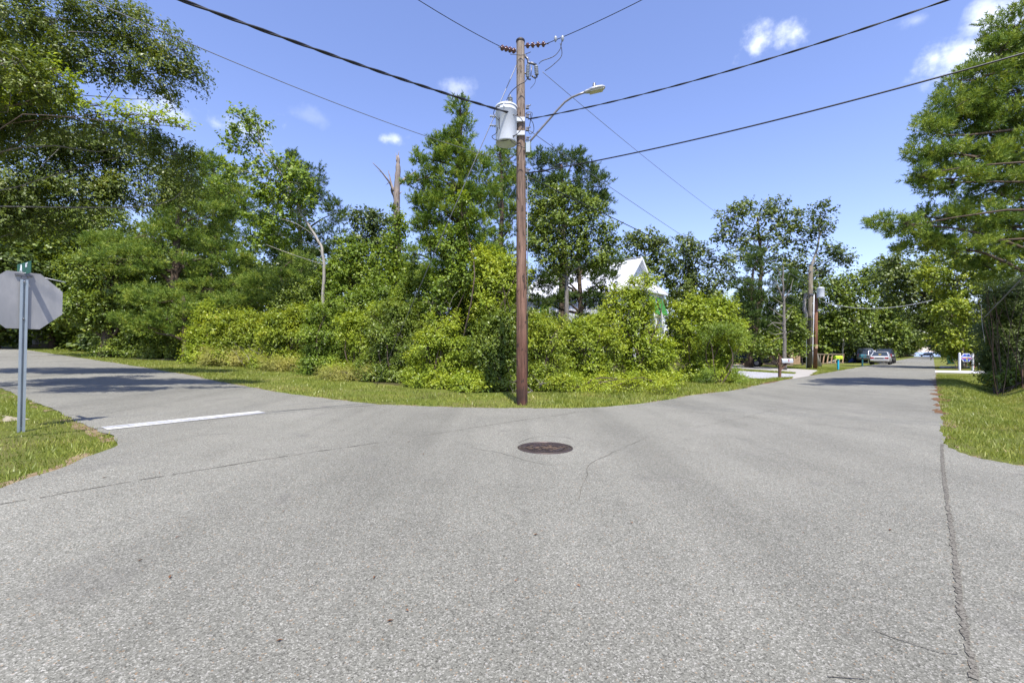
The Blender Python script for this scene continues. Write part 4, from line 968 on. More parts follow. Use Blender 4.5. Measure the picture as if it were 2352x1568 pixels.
q = TN(112, -5.6); mailbox(Vector((q[0], q[1], Z(*q))), 'white mailbox far down the left side of the road', 'white_paint', 'white_paint', .9, .3, .7, .35, .2)
# timber beam beside driveway
q = g3(2300, 1070); mb = MB(); mb.box((0, 0, .12), (1.6, .3, .28), .1); o = mb.build('timber_beam', 'wood_weathered', None, .02); o.location = g3(2298, 1071.5); tag(o, 'weathered squared timber lying at the edge of the concrete driveway', 'timber')
# rustic slat railing: slanted timbers under a rail
fa, fb = G(1842, 838), G(1938, 835)
fe = empty('wooden_fence', fa, 'weathered timber fence with a top rail and slanting props', 'fence')
dv_ = fb-fa; mb = MB(); ht = 1.15; mb.bar((0, 0, ht), dv_+Vector((0, 0, ht)), .1, .12); mb.bar((0, 0, .12), dv_+Vector((0, 0, .12)), .06, .12); mb.build('rail', 'wood_weathered', fe)
for i in range(11):
    t = i/10; a = dv_*t; b = a+dv_.normalized()*(-.45 if i > 4 else 0); mb = MB(); mb.bar(Vector((b.x, b.y, 0)), Vector((a.x, a.y, ht)), .1, .08); mb.build('slat', 'wood_tan' if i > 4 else 'wood_weathered', fe)
# tan fence behind the plants
ta, tb_ = P(1690, 800, 46), P(1838, 800, 52); ta.z = Z(ta.x, ta.y); tb_.z = Z(tb_.x, tb_.y)
tf = empty('board_fence', ta, 'tan board fence glimpsed behind shrubs past the gravel drive', 'fence'); dvv = tb_-ta; mb = MB(); n = 44
for i in range(n): t = i/n; p = dvv*t; mb.bar(p+Vector((0, 0, .9)), p+dvv*(.86/n)+Vector((0, 0, .9)), .03, 1.8)
mb.build('boards', 'wood_tan', tf); mb = MB(); mb.bar(Vector((0, .05, 1.5)), dvv+Vector((0, .05, 1.5)), .05, .1); mb.bar(Vector((0, .05, .4)), dvv+Vector((0, .05, .4)), .05, .1); mb.build('rail', 'wood_weathered', tf)
# blue sign on white frame (left)
q = TN(72.5, -7.2); b = Vector((q[0], q[1], Z(*q))); b = P(1994.5, 830, b.y*1.0); b.z = Z(b.x, b.y)
sg = empty('yard_sign', b, 'navy sign with a round white emblem in a white pipe frame', 'sign')
sc_ = b.y/1333.; W_ = 19*sc_; hh = 37*sc_; mb = MB()
for x in (0, W_): mb.tube([(x, 0, -.1 if x == 0 else hh*.38), (x, 0, hh)], .045, 8)
for z in (hh, hh*.67, hh*.40): mb.bar((0, 0, z), (W_, 0, z), .06, .08)
mb.build('frame', 'white_paint', sg)
mb = MB(); mb.box((W_/2, -.02, hh*.835), (W_-.1, .03, hh*.27)); pn = mb.build('panel', 'sign_navy', sg)
mb = MB(); mb.lathe([(.17*W_, 0), (.26*W_, 0), (.26*W_, .01), (.17*W_, .01)], (W_/2, -.045, hh*.835), 24, (0, -1, 0)); mb.add([(W_*.42, -.05, hh*.80), (W_*.6, -.05, hh*.84), (W_*.55, -.05, hh*.87), (W_*.47, -.05, hh*.85)], [(0, 1, 2, 3)]); mb.build('emblem', 'white_paint', pn)
mb = MB(); mb.box((W_/2, -.02, hh*.54), (W_-.12, .03, hh*.2)); mb.build('rider_panel', 'tank_grey', sg)
# white-framed blue yard sign (right)
b = g3(2811, 1086); sg = empty('yard_sign', b, 'blue plus-shaped sign with orange band between two white posts', 'sign')
sc_ = b.y/1333.; W_ = 38.5*sc_; hh = 51*sc_; post_h = hh
for x, hx in ((0, hh), (W_, hh*.97)): mb = MB(); mb.box((x, 0, hx/2-.05), (.09, .09, hx+.1)); mb.lathe([(.06, 0), (.06, .02), (.03, .05), (0, .07)], (x, 0, hx), 8); mb.build('post', 'white_paint', sg)
zc = hh*.76; pw = W_*.5-.045; outl = [(-pw, -.14), (-pw*.72, -.14), (-pw*.52, -.29), (pw*.52, -.29), (pw*.72, -.14), (pw, -.14), (pw, .14), (pw*.66, .16), (pw*.56, .3), (-pw*.56, .3), (-pw*.66, .16), (-pw, .14)]
def shape(s, y, m, nm, par, cl=None):
    mb = MB(); mb.prism([(W_/2+x*s, zc+z*s) for x, z in outl], y, y+.02); return mb.build(nm, m, par)
fr = shape(1.0, -.02, 'white_paint', 'panel', sg); shape(.86, -.032, 'sign_blue', 'panel_face', fr)
mb = MB(); mb.box((W_/2, -.036, zc-.05), (pw*1.66, .004, .05)); mb.build('stripe', 'sign_orange', fr)
mb = MB(); mb.box((W_/2, -.036, zc+.035), (pw*1.5, .004, .075)); mb.build('stripe', 'tank_grey', fr)
mb = MB(); mb.box((W_/2+.02, -.037, zc-.15), (.09, .004, .12)); mb.build('emblem', 'sign_lime', fr); mb = MB(); mb.add([(W_/2-.1, -.037, zc+.16), (W_/2+.1, -.037, zc+.15), (W_/2, -.037, zc+.2)], [(0, 1, 2)]); mb.build('emblem', 'sign_lime', fr)
b = g3(2868, 1079); mb = MB(); mb.tube([(0, 0, -.1), (0, 0, .5)], .05, 12); mb.lathe([(.075, .48), (.075, .53), (.05, .56), (0, .57)], (0, 0, 0), 12); mb.lathe([(.06, .3), (.065, .31), (.06, .33)], (0, 0, 0), 12); o = mb.build('bollard', 'white_paint'); o.location = b; tag(o, 'short white pipe bollard right of the blue plus-shaped sign', 'bollard')
b = g3(2830, 1074); e = empty('lawn_chair', b, 'dark red wooden lawn chair under the blue plus-shaped sign', 'chair')
mb = MB(); mb.box((0, 0, .4), (.5, .5, .05)); mb.build('seat', 'dark_red', e); mb = MB()
for i in range(5): mb.bar((-.22+.11*i, .22, .4), (-.22+.11*i, .38, 1.05), .09, .03)
mb.build('backrest', 'dark_red', e)
for x in (-.22, .22):
    for y in (-.22, .22): mb = MB(); mb.box((x, y, .2), (.06, .06, .42)); mb.build('leg', 'dark_red', e)
b = g3(2851, 1083); e = empty('lawn_ornament', b, 'pink and white lawn ornament at the foot of the right sign post', 'ornament')
mb = MB(); mb.lathe([(0, 0), (.09, .05), (.12, .12), (.07, .2), (0, .22)], (0, 0, .1), 12); mb.tube([(.02, 0, .3), (.1, 0, .42), (.05, 0, .5)], [.03, .02, .03], 8); mb.build('body', 'pink_plastic', e)
mb = MB(); mb.tube([(-.03, 0, 0), (-.03, 0, .14)], .01, 6); mb.tube([(.03, 0, 0), (.03, 0, .14)], .01, 6); mb.build('leg', 'white_paint', e)
# culvert pipe and wall end by the right drive
a, b = g3(2756, 1079), g3(2838, 1079); mb = MB(); mb.tube([(0, 0, .1), (b-a)+Vector((0, 0, .1))], .11, 12); o = mb.build('drain_pipe', 'concrete_white'); o.location = a; tag(o, 'long white pipe lying along the far edge of the right driveway', 'pipe')
# cone, bins
q = TN(81.5, -4.7); e = empty('traffic_cone', (q[0], q[1], Z(*q)+.012), 'orange traffic cone on the road edge past the silver car', 'traffic cone')
mb = MB(); mb.lathe([(.17, .03), (.04, .7), (.03, .72), (0, .72)], seg=20); mb.build('cone', 'cone_orange', e); mb = MB(); mb.box((0, 0, .015), (.42, .42, .03)); mb.build('base', 'cone_orange', e)
def bin_(xy, label, rz=0):
    e = empty('wheelie_bin', (xy[0], xy[1], Z(*xy)), label, 'trash bin', None, rz)
    mb = MB(); vs = [(-.25, -.28, .08), (.25, -.28, .08), (.25, .28, .08), (-.25, .28, .08), (-.32, -.36, 1.0), (.32, -.36, 1.0), (.32, .36, 1.0), (-.32, .36, 1.0)]
    mb.add(vs, [(0, 3, 2, 1), (0, 1, 5, 4), (1, 2, 6, 5), (2, 3, 7, 6), (3, 0, 4, 7), (4, 5, 6, 7)]); mb.build('body', 'bin_green', e, .02)
    mb = MB(); mb.box((0, 0, 1.04), (.68, .78, .07)); mb.build('lid', 'bin_green', e, .02)
    for x in (-.28, .28): mb = MB(); mb.lathe([(0, -.03), (.1, -.03), (.1, .03), (0, .03)], (x, .28, .1), 12, (1, 0, 0)); mb.build('wheel', 'rubber', e)
bin_(TN(98, -5.8), 'green wheeled bin on the left verge beyond the orange cone', .8)
bin_(TN(72, 1.5), 'dark green wheeled bin in shade on the right verge', .8)
# tarp heap
b = P(1964, 818, 62); mb = MB(); b.z = Z(b.x, b.y); rnd = random.Random(4)
vs = []; n = 9
for i in range(n):
    for j in range(n):
        x, y = (i/(n-1)-.5), (j/(n-1)-.5); edge = max(abs(x), abs(y))*2; vs.append((x*1.5, y*1.2, max(0, (1-edge**3))*(.55+rnd.uniform(-.12, .12))))
mb.add(vs, [(i*n+j, (i+1)*n+j, (i+1)*n+j+1, i*n+j+1) for i in range(n-1) for j in range(n-1)]); o = mb.build('tarp', 'tarp_blue'); o.location = b; tag(o, 'blue tarpaulin over a heap in the shade behind the teal mailbox', 'tarp')

# ------------------------------------------------------------------ vehicles
def car(xy, heading, label, paint, kind='sedan', cat='car', name='parked_car', glass='glass_dark'):
    e = empty(name, (xy[0], xy[1], Z(*xy)+.01), label, cat, None, heading)
    if kind == 'sedan':
        Lh = 2.35; st = [(-2.35, .42, .78, .70), (-2.25, .30, .95, .82), (-1.7, .27, .99, .87), (-.9, .25, .95, .88), (.6, .25, .93, .88), (1.4, .27, .88, .87), (2.1, .32, .74, .80), (2.32, .42, .62, .66)]
        gh = [(-1.62, .99, .995, .76, .72), (-1.02, .97, 1.40, .78, .60), (-.3, .95, 1.44, .79, .61), (.35, .94, 1.41, .79, .60), (1.15, .90, .92, .78, .70)]; wb = (-1.35, 1.4); wr = .32
    else:
        Lh = 2.6; st = [(-2.6, .5, 1.0, .86), (-2.52, .42, 1.12, .93), (-1.7, .38, 1.14, .95), (0, .36, 1.12, .95), (1.3, .38, 1.10, .94), (2.3, .42, 1.0, .9), (2.6, .5, .85, .8)]
        gh = [(-2.5, 1.1, 1.12, .86, .82), (-2.25, 1.1, 1.82, .87, .70), (-1, 1.1, 1.9, .88, .72), (.2, 1.1, 1.88, .88, .72), (.5, 1.1, 1.8, .88, .72), (1.35, 1.06, 1.1, .86, .8)]; wb = (-1.6, 1.6); wr = .38
    mb = MB(); vs = []; n = 10
    for (y, zb, zt, hw) in st:
        zm = zb+(zt-zb)*.55
        vs += [(-hw*.9, y, zb), (-hw*.99, y, zb+.08), (-hw, y, zm), (-hw*.96, y, zt-.05), (-hw*.86, y, zt), (hw*.86, y, zt), (hw*.96, y, zt-.05), (hw, y, zm), (hw*.99, y, zb+.08), (hw*.9, y, zb)]
    fs = [(i*n+j, i*n+(j+1) % n, (i+1)*n+(j+1) % n, (i+1)*n+j) for i in range(len(st)-1) for j in range(n)]+[tuple(range(n)), tuple(range((len(st)-1)*n, len(st)*n))]
    mb.add(vs, fs, True); body = mb.build('body', paint, e)
    sd = body.modifiers.new('sub', 'SUBSURF'); sd.levels = 1; sd.render_levels = 2
    mb = MB(); vs = []
    for (y, z0, z1, w0, w1) in gh: vs += [(-w0, y, z0-.03), (-w1, y, z1-.02), (w1, y, z1-.02), (w0, y, z0-.03)]
    mb.add(vs, [(i*4+j, i*4+(j+1) % 4, i*4+4+(j+1) % 4, i*4+4+j) for i in range(len(gh)-1) for j in range(4)]+[(0, 1, 2, 3)]); mb.build('windows', glass, e)
    mb = MB(); rp = [g for g in gh[1:-1]]; vs = []
    for (y, z0, z1, w0, w1) in rp: vs += [(-w1-.02, y, z1-.035), (-w1*.8, y, z1+.015), (w1*.8, y, z1+.015), (w1+.02, y, z1-.035)]
    mb.add(vs, [(i*4+j, i*4+j+1, i*4+5+j, i*4+4+j) for i in range(len(rp)-1) for j in range(3)], True); ro_ = mb.build('roof', paint, e)
    mb = MB()
    for s_ in (-1, 1):
        a, b_ = gh[0], gh[1]; mb.bar((s_*a[3], a[0], a[1]-.02), (s_*(b_[4]+.015), b_[0], b_[2]-.02), .07, .05); a, b_ = gh[-1], gh[-2]; mb.bar((s_*a[3], a[0], a[1]-.02), (s_*(b_[4]+.015), b_[0], b_[2]-.02), .06, .05)
        mb.bar((s_*gh[2][3], .05, .95), (s_*(gh[2][4]+.02), .05, gh[2][2]-.04), .06, .07)
    mb.build('pillar', paint, e)
    zt = st[0][2]; zb = st[0][1]; W0 = st[1][3]
    for s_ in (-1, 1):
        mb = MB(); mb.box((s_*W0*.76, -Lh-.0+.03, zt-.02 if kind == 'sedan' else 1.0), (.34 if kind == 'sedan' else .16, .12, .17 if kind == 'sedan' else .4)); mb.build('tail_light', 'tail_red', e, .02)
        mb = MB(); mb.box((s_*(st[3][3]+.12), .75, 1.0 if kind == 'sedan' else 1.25), (.2, .12, .14)); mb.build('mirror', paint, e, .03)
        for y in wb:
            mb = MB(); mb.lathe([(wr*.55, -.09), (wr*.96, -.1), (wr, -.05), (wr, .05), (wr*.96, .1), (wr*.55, .09)], (s_*(st[3][3]-.08), y, wr), 20, (1, 0, 0)); w_ = mb.build('wheel', 'rubber', e)
            mb = MB(); mb.lathe([(0, .085), (wr*.3, .09), (wr*.58, .075)], (s_*(st[3][3]-.08), y, wr), 16, (s_, 0, 0)); mb.build('hubcap', 'hubcap', w_)
    mb = MB(); mb.box((0, -Lh-.03, zb+.12), (W0*1.92, .16, .17)); mb.build('bumper', paint if kind == 'sedan' else 'bumper_dark', e, .03)
    mb = MB(); mb.box((0, -Lh-.02, zt-.05), (.8, .05, .16)); mb.build('boot_panel', 'bumper_dark', e, .01)
    mb = MB(); mb.box((0, gh[0][0]+.18, gh[0][1]+.16), (.24, .01, .07)); mb.build('sticker', 'plate_yellow', e)
    return e
hd = -math.atan2(VX, VY)
q = TN(66.6, -4.35); car(q, hd, 'silver sedan parked on the left road edge seen from behind', 'car_silver')
q = TN(76.0, -6.6); car(q, hd+.1, 'blue-grey van with a high roof parked behind the silver sedan', 'car_grey', 'van', 'van')
q = TN(76.5, -4.55); car(q, hd, 'black pickup-height car parked just ahead of the silver sedan', 'car_black', 'van', 'car')
b = P(1702, 815, 41); car((b.x, b.y), hd+1.7, 'black car half hidden by the tall shrub near the gravel drive', 'car_black')
q = TN(300, -9); car(q, hd+1.4, 'tiny white car parked at the waterfront end of the road', 'car_white', 'van')
q = TN(303, -2.5); car(q, hd+1.57, 'tiny grey car across the far end of the road', 'car_silver', 'van')
# ------------------------------------------------------------------ vegetation
def gb(ox, Y): X = (ox-CX)/F*Y; return (X, Y)
# --- left: big oak over the stop sign, stem just outside the frame
plant('oak_tree', 'big oak reaching over the stop sign from the left edge, sky between its leaves', 'tree', (-12.6, 8.6), [
    (20, 30, 110, 70, 0), (130, 50, 90, 60, .4), (240, 45, 90, 55, .6), (330, 75, 70, 50, .8), (400, 120, 55, 48, 1), (440, 165, 32, 42, 1.1), (352, 165, 66, 45, .8),
    (265, 145, 70, 40, .6), (180, 140, 80, 45, .3), (80, 130, 90, 50, .2), (20, 190, 80, 60, 0), (395, 228, 16, 26, 1.1), (100, 215, 70, 40, .3), (250, 300, 60, 30, 1.4), (330, 320, 56, 34, 1.6), (400, 350, 50, 40, 1.8), (440, 400, 34, 30, 2), (120, 285, 70, 30, 1), (40, 290, 60, 30, 1), (-60, 300, 80, 40, .4), (-120, 60, 130, 110, 0), (-160, 240, 120, 110, .2), (10, 150, 90, 50, -1.0), (-90, 120, 90, 60, -1.2), (90, 200, 70, 36, -.8), (-90, 240, 80, 50, -1), (10, 220, 80, 55, .4), (75, 245, 70, 40, .9), (-70, 230, 90, 60, .3), (20, 120, 80, 50, 1.2)],
    mat='leaf_oak', size=.066, asp=.45, dens=1.0, Y=9.0, ext_trunk=[(-12.4, 8.7, 2.4), (-12.0, 8.9, 4.6), (-11.4, 9.2, 6.2)], tr=(.30, .10), te=.7, bk='bark_grey', seed=11, lr=.25, fill=.12, clump=.30, droop=.05, depth=1.2, K=22)
plant('sapling', 'bright yellow-green leafy branches of a young tree in front of the oak at upper left', 'tree', (-13.2, 7.6), [
    (40, 190, 80, 26), (120, 165, 40, 22), (100, 225, 60, 18), (190, 235, 60, 16, .3), (290, 262, 66, 18, .6), (360, 275, 46, 14, .8), (420, 292, 30, 10, 1), (-60, 230, 80, 40)],
    mat='leaf_spray', size=.075, asp=.45, dens=.9, Y=8.4, ext_trunk=[(-12.6, 7.9, 3.0), (-11.2, 8.2, 5.0)], tr=(.06, .012), te=.5, bk='bark_brown', seed=12, lr=.4, fill=.1, K=12)
plant('oak_tree', 'dark dense oak crown below the overhanging branches at left', 'tree', (-16.2, 12.6), [
    (60, 330, 120, 60), (180, 330, 90, 55, .5), (290, 345, 70, 60, 1), (370, 385, 55, 50, 1.2), (60, 430, 110, 70), (190, 440, 95, 60, .5), (300, 440, 70, 50, 1), (400, 445, 50, 34, 1.3), (60, 520, 90, 40, 0), (-60, 430, 120, 120)],
    mat='leaf_oak', size=.085, asp=.5, dens=1.5, Y=13.0, ext_trunk=[(-15.8, 12.8, 2.6), (-15.4, 13, 4.6)], tr=(.26, .03), te=.5, bk='bark_grey', seed=13, lr=.45, fill=.2, clump=.33, K=20)
plant('leaning_oak', 'old oak with a thick leaning grey trunk standing on the grass left', 'tree', gb(104, 34), [
    (60, 560, 110, 60), (-20, 470, 120, 80), (150, 520, 90, 50, 1), (30, 640, 70, 30, -1), (160, 600, 60, 40, 1), (230, 520, 80, 60, 2)],
    mat='leaf_broad', size=.17, asp=.6, dens=1.9, Y=34, trunk=[(92, 765), (74, 735), (52, 690), (30, 640), (20, 560)], tr=(.52, .3), bk='bark_grey', seed=14, flare=1.7)
plant('hardwood_tree', 'round light-green tree with a short dark trunk above the verge at left', 'tree', gb(246, 24)[:2], [
    (200, 620, 60, 50), (270, 640, 55, 45), (180, 700, 50, 34, -1), (250, 710, 60, 34), (310, 680, 45, 45, .5), (215, 745, 50, 18, -.5), (130, 720, 40, 34), (330, 735, 45, 30)],
    mat='leaf_broad', size=.125, asp=.6, dens=2.2, Y=24.5, trunk=[(246, 740), (244, 660), (240, 600)], tr=(.3, .1), seed=15)
# --- left pines
plant('pine_tree', 'broad golden-green pine in the middle of the left woods', 'tree', gb(395, 24.5)[:2], [
    (350, 540, 80, 46), (460, 500, 80, 46, .5), (300, 600, 80, 34, -.6), (410, 610, 90, 36), (520, 590, 66, 40, .6), (250, 560, 50, 30), (340, 680, 70, 30, -1), (470, 670, 60, 30), (560, 650, 50, 34, .5), (420, 430, 55, 40, .5), (520, 450, 50, 40, 1)],
    kind='pine', mat='needle_gold', size=0.235, dens=1.3, Y=24.5, trunk=[(400, 700), (405, 560), (420, 430)], tr=(.3, .1), seed=16, K=22, clump=.27, kk=18)
plant('pine_tree', 'low pine boughs hanging over the verge left of the bright thicket', 'tree', gb(425, 22.5)[:2], [
    (300, 735, 44, 18), (380, 730, 50, 20), (450, 715, 40, 18), (420, 760, 34, 14), (340, 755, 40, 14), (500, 700, 34, 16, .4), (380, 690, 70, 20, .4)],
    kind='pine', mat='needle_gold', size=0.235, dens=1.3, Y=22.5, trunk=[(425, 740), (420, 680)], tr=(.14, .07), seed=17, K=22, clump=.27, kk=18)
plant('pine_tree', 'dark green rounded pine top rising behind the oak at left', 'tree', gb(480, 31)[:2], [
    (450, 375, 36, 28), (500, 390, 46, 40), (550, 430, 36, 40), (470, 430, 50, 36), (560, 480, 30, 40), (520, 470, 50, 40), (500, 540, 60, 50), (580, 540, 26, 50), (420, 480, 60, 60)],
    kind='pine', mat='needle_green', size=0.28, dens=1.3, Y=31, trunk=[(490, 640), (492, 500), (490, 380)], tr=(.25, .06), seed=18, K=22, clump=.27, kk=18)
plant('pine_tree', 'tall narrow dark pine behind the pale crooked tree', 'tree', gb(690, 30)[:2], [
    (670, 378, 36, 26), (715, 400, 30, 34), (735, 460, 24, 34), (690, 450, 40, 40), (770, 490, 30, 34), (700, 520, 46, 44), (760, 550, 34, 40), (640, 560, 50, 44), (700, 610, 60, 46), (780, 600, 24, 44), (640, 650, 60, 34), (620, 480, 40, 50)],
    kind='pine', mat='needle_dark', size=0.28, dens=1.3, Y=30, trunk=[(692, 640), (690, 500), (688, 375)], tr=(.24, .06), seed=19, K=22, clump=.27, kk=18)
plant('pine_tree', 'pine with yellowish boughs low behind the thicket', 'tree', gb(640, 23.5)[:2], [
    (600, 655, 60, 22), (660, 640, 50, 22), (690, 600, 40, 24, .5), (560, 690, 50, 20), (640, 690, 44, 22)],
    kind='pine', mat='needle_gold', size=0.235, dens=1.3, Y=23.5, trunk=[(640, 740), (645, 620)], tr=(.13, .05), seed=20, K=22, clump=.27, kk=18)
# --- tallow with pale crooked trunk
plant('tallow_tree', 'slim tree with a pale crooked bare trunk and open leafy crown', 'tree', gb(742, 19.5)[:2], [
    (560, 270, 34, 22), (595, 295, 28, 20), (530, 315, 24, 28), (575, 325, 30, 16), (540, 345, 22, 12), (590, 380, 26, 16), (555, 395, 30, 16), (520, 420, 26, 14), (640, 390, 44, 26), (610, 430, 44, 32), (680, 420, 46, 32),
    (650, 460, 50, 30), (625, 500, 50, 28), (690, 480, 34, 30), (640, 540, 44, 24), (665, 385, 30, 20), (600, 560, 30, 20), (520, 385, 16, 12)],
    mat='leaf_tallow', size=.125, asp=.8, dens=1.25, Y=19.5, trunk=[(742, 690), (745, 620), (740, 570), (724, 540), (704, 510), (690, 490), (668, 440), (640, 390), (608, 350), (590, 310)], tr=(.075, .02), bk='bark_pale', seed=21, lr=.42, fill=.1, K=11, clump=.36)
# --- dead snag wrapped in vines
def snag(base, Y, pts, rad, branches, label, mat, vines=None, seed=3, group=None, name='dead_tree'):
    b = Vector((base[0], base[1], Z(*base))); e = empty(name, b, label, 'dead tree', group); mb = MB(); rnd = random.Random(seed)
    pp3 = [Vector((0, 0, -.1))]+[P(x, y, Y)-b for x, y in pts]; out = []; rs = []
    for i in range(len(pp3)-1):
        for k_ in range(4): out.append(pp3[i].lerp(pp3[i+1], k_/4)+Vector((rnd.uniform(-1, 1), rnd.uniform(-1, 1), 0))*.02); rs.append((rad[i]+(rad[i+1]-rad[i])*k_/4)*rnd.uniform(.92, 1.08))
    out.append(pp3[-1]); rs.append(rad[-1]); mb.tube(out, rs, 9); mb.build('trunk', mat, e); mb = MB()
    for br in branches:
        q = [P(x, y, Y+(dy if dy else 0))-b for (x, y, dy) in br[1]]; r0 = br[0]; fine = []
        for i in range(len(q)-1):
            for k_ in range(3): fine.append(q[i].lerp(q[i+1], k_/3)+Vector((rnd.uniform(-1, 1), rnd.uniform(-1, 1), rnd.uniform(-1, 1)))*r0*.4)
        fine.append(q[-1]); mb.tube(fine, [r0*(1-.8*i/(len(fine)-1)) for i in range(len(fine))], 6)
    mb.build('branches', mat, e); return e
sn = snag(gb(916, 20), 20, [(915, 700), (913, 580), (911, 500), (912, 420), (914, 385), (914, 358)], [.24, .2, .17, .15, .125, .105, .045], [
    (.075, [(912, 470, 0), (903, 450, .3), (900, 430, .2), (880, 400, -.2), (856, 374, -.5)]), (.06, [(905, 440, 0), (897, 415, .1), (892, 392, .2)]), (.08, [(914, 424, 0), (930, 412, .2), (942, 405, .4), (955, 392, .6)]),
    (.025, [(893, 415, 0), (880, 398, 0), (868, 392, 0)]), (.03, [(909, 470, 0), (905, 488, 0), (897, 478, .1)]), (.03, [(917, 445, 0), (924, 440, .1)]), (.03, [(912, 520, 0), (903, 500, .2), (898, 492, .1)]), (.03, [(914, 362, 0), (917, 346, 0)]), (.035, [(912, 372, 0), (909, 352, .1)]), (.03, [(916, 380, 0), (919, 362, -.1)]), (.025, [(911, 560, 0), (925, 575, -.3), (930, 600, -.5)]), (.02, [(893, 420, 0), (886, 425, .1)])],
    'broken dead snag standing against the sky, lower part wrapped in vines', 'bark_dead')
r = np.random.default_rng(33); cc = []; 
for (x, y, s, n) in ((905, 475, 8, 60), (912, 500, 14, 260), (912, 535, 20, 420), (905, 560, 24, 600), (925, 520, 12, 160), (900, 600, 30, 1000), (925, 620, 30, 900), (900, 660, 34, 1400)):
    g = r.normal(0, .6, (n, 3)); c = np.array(P(x, y, 19.9)); cc.append(c+g*np.array([s, s*.8, s])/F*20)
C = np.vstack(cc); bb = np.array(sn.location); V = leaves(C-bb, r.normal(0, 1, C.shape)+np.array([0, -.5, .5]), .12, .75, r)
mesh_np('vine', V, np.arange(len(V)), 4, 'leaf_tallow', sn)
# --- mid hardwoods between
plant('hardwood_tree', 'dark rounded hardwood crown left of the dead snag', 'tree', gb(850, 27)[:2], [(830, 500, 34, 22), (870, 510, 36, 24), (840, 545, 44, 30), (880, 560, 36, 40), (820, 600, 36, 50), (890, 620, 40, 50)],
      mat='leaf_dark', size=.14, asp=.7, dens=1.9, Y=27, trunk=[(855, 640), (856, 520)], tr=(.16, .06), seed=22)
plant('hardwood_tree', 'light green leafy tree between the crooked trunk and the snag', 'tree', gb(800, 20)[:2], [(800, 575, 36, 34), (840, 590, 36, 34), (780, 620, 40, 34), (830, 640, 50, 34), (790, 680, 46, 34), (860, 670, 30, 40), (740, 640, 24, 26)],
      mat='leaf_tallow', size=.105, asp=.65, dens=2.0, Y=20, trunk=[(802, 680), (804, 590)], tr=(.1, .04), seed=23)
# --- big near pine left of the pole
plant('pine_tree', 'tall bright green pine just left of the utility pole', 'tree', gb(1062, 16.5)[:2], [
    (1056, 252, 22, 34), (1062, 310, 34, 36), (1030, 325, 28, 26), (1010, 345, 30, 34), (1040, 370, 50, 36), (1095, 380, 40, 40), (960, 362, 16, 20), (985, 400, 34, 36), (1040, 430, 60, 44), (1110, 440, 40, 40), (975, 450, 36, 34),
    (1020, 490, 60, 40), (1100, 510, 50, 44), (970, 520, 24, 24), (1030, 560, 60, 44), (985, 575, 34, 30), (1100, 580, 46, 44), (945, 585, 20, 16), (1010, 620, 60, 30), (940, 420, 16, 16), (960, 510, 12, 14)],
    kind='pine', mat='needle_green', size=0.21, dens=1.8, Y=16.5, kk=18, trunk=[(1062, 620), (1062, 480), (1058, 360), (1056, 250)], tr=(.22, .05), seed=24, K=22, clump=.27)
plant('climbing_vine', 'leafy vine climbing the stem of the tall pine left of the pole', 'vine', gb(1040, 15.4)[:2], [(1060, 480, 26, 50), (1040, 560, 40, 50), (1080, 640, 44, 50), (1030, 660, 40, 50), (1000, 700, 36, 34), (1010, 690, 30, 40)],
    mat='leaf_tallow', size=.08, asp=.75, dens=1.3, Y=15.6, seed=25, limbs=True)
# --- pine and hardwood right of the pole
plant('pine_tree', 'broad dark pine crown right behind the utility pole', 'tree', gb(1290, 26)[:2], [
    (1230, 370, 26, 24), (1275, 370, 34, 26), (1320, 370, 34, 26), (1350, 405, 34, 30), (1380, 430, 26, 30), (1390, 470, 22, 30), (1300, 420, 46, 34), (1240, 430, 40, 40), (1350, 460, 40, 40), (1180, 420, 34, 40), (1160, 370, 24, 30), (1160, 480, 34, 44), (1260, 500, 50, 44)],
    kind='pine', mat='needle_dark', size=0.28, dens=1.3, Y=26, trunk=[(1290, 640), (1292, 500), (1290, 380)], tr=(.24, .07), seed=26, K=22, clump=.27, kk=18)
plant('pine_tree', 'slender pine seen between the transformer and the bright pine', 'tree', gb(1150, 22)[:2], [
    (1145, 350, 22, 26), (1165, 400, 26, 34), (1140, 450, 28, 34), (1175, 500, 30, 40), (1140, 550, 30, 40), (1170, 600, 34, 40), (1230, 560, 30, 34), (1205, 350, 20, 20)],
    kind='pine', mat='needle_green', size=0.235, dens=1.3, Y=22, trunk=[(1150, 620), (1152, 480), (1148, 350)], tr=(.18, .05), seed=27, K=22, clump=.27, kk=18)
plant('sweetgum_tree', 'sunlit broadleaf tree with yellow-green top right of the utility pole', 'tree', gb(1300, 19.5)[:2], [
    (1290, 445, 34, 24), (1260, 470, 34, 26), (1320, 470, 40, 28), (1360, 480, 34, 26), (1240, 510, 34, 30), (1290, 520, 50, 34), (1350, 530, 50, 34), (1395, 540, 26, 40), (1250, 560, 40, 34), (1310, 580, 50, 34), (1370, 590, 46, 34), (1270, 610, 40, 26), (1400, 570, 22, 26), (1225, 460, 16, 26)],
    mat='leaf_broad', size=.10, asp=.7, dens=1.85, Y=19.5, trunk=[(1302, 720), (1303, 640), (1298, 560), (1290, 470)], tr=(.12, .045), bk='bark_grey', seed=28)
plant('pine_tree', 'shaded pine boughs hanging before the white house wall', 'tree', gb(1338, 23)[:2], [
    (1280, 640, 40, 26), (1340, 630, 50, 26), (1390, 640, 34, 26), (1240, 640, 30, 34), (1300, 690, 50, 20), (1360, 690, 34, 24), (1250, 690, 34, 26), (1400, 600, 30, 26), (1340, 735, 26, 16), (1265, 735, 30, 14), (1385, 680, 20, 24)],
    kind='pine', mat='needle_dark', size=0.235, dens=1.3, Y=23, trunk=[(1335, 720), (1330, 640), (1326, 560)], tr=(.16, .08), seed=29, K=22, clump=.27, kk=18)
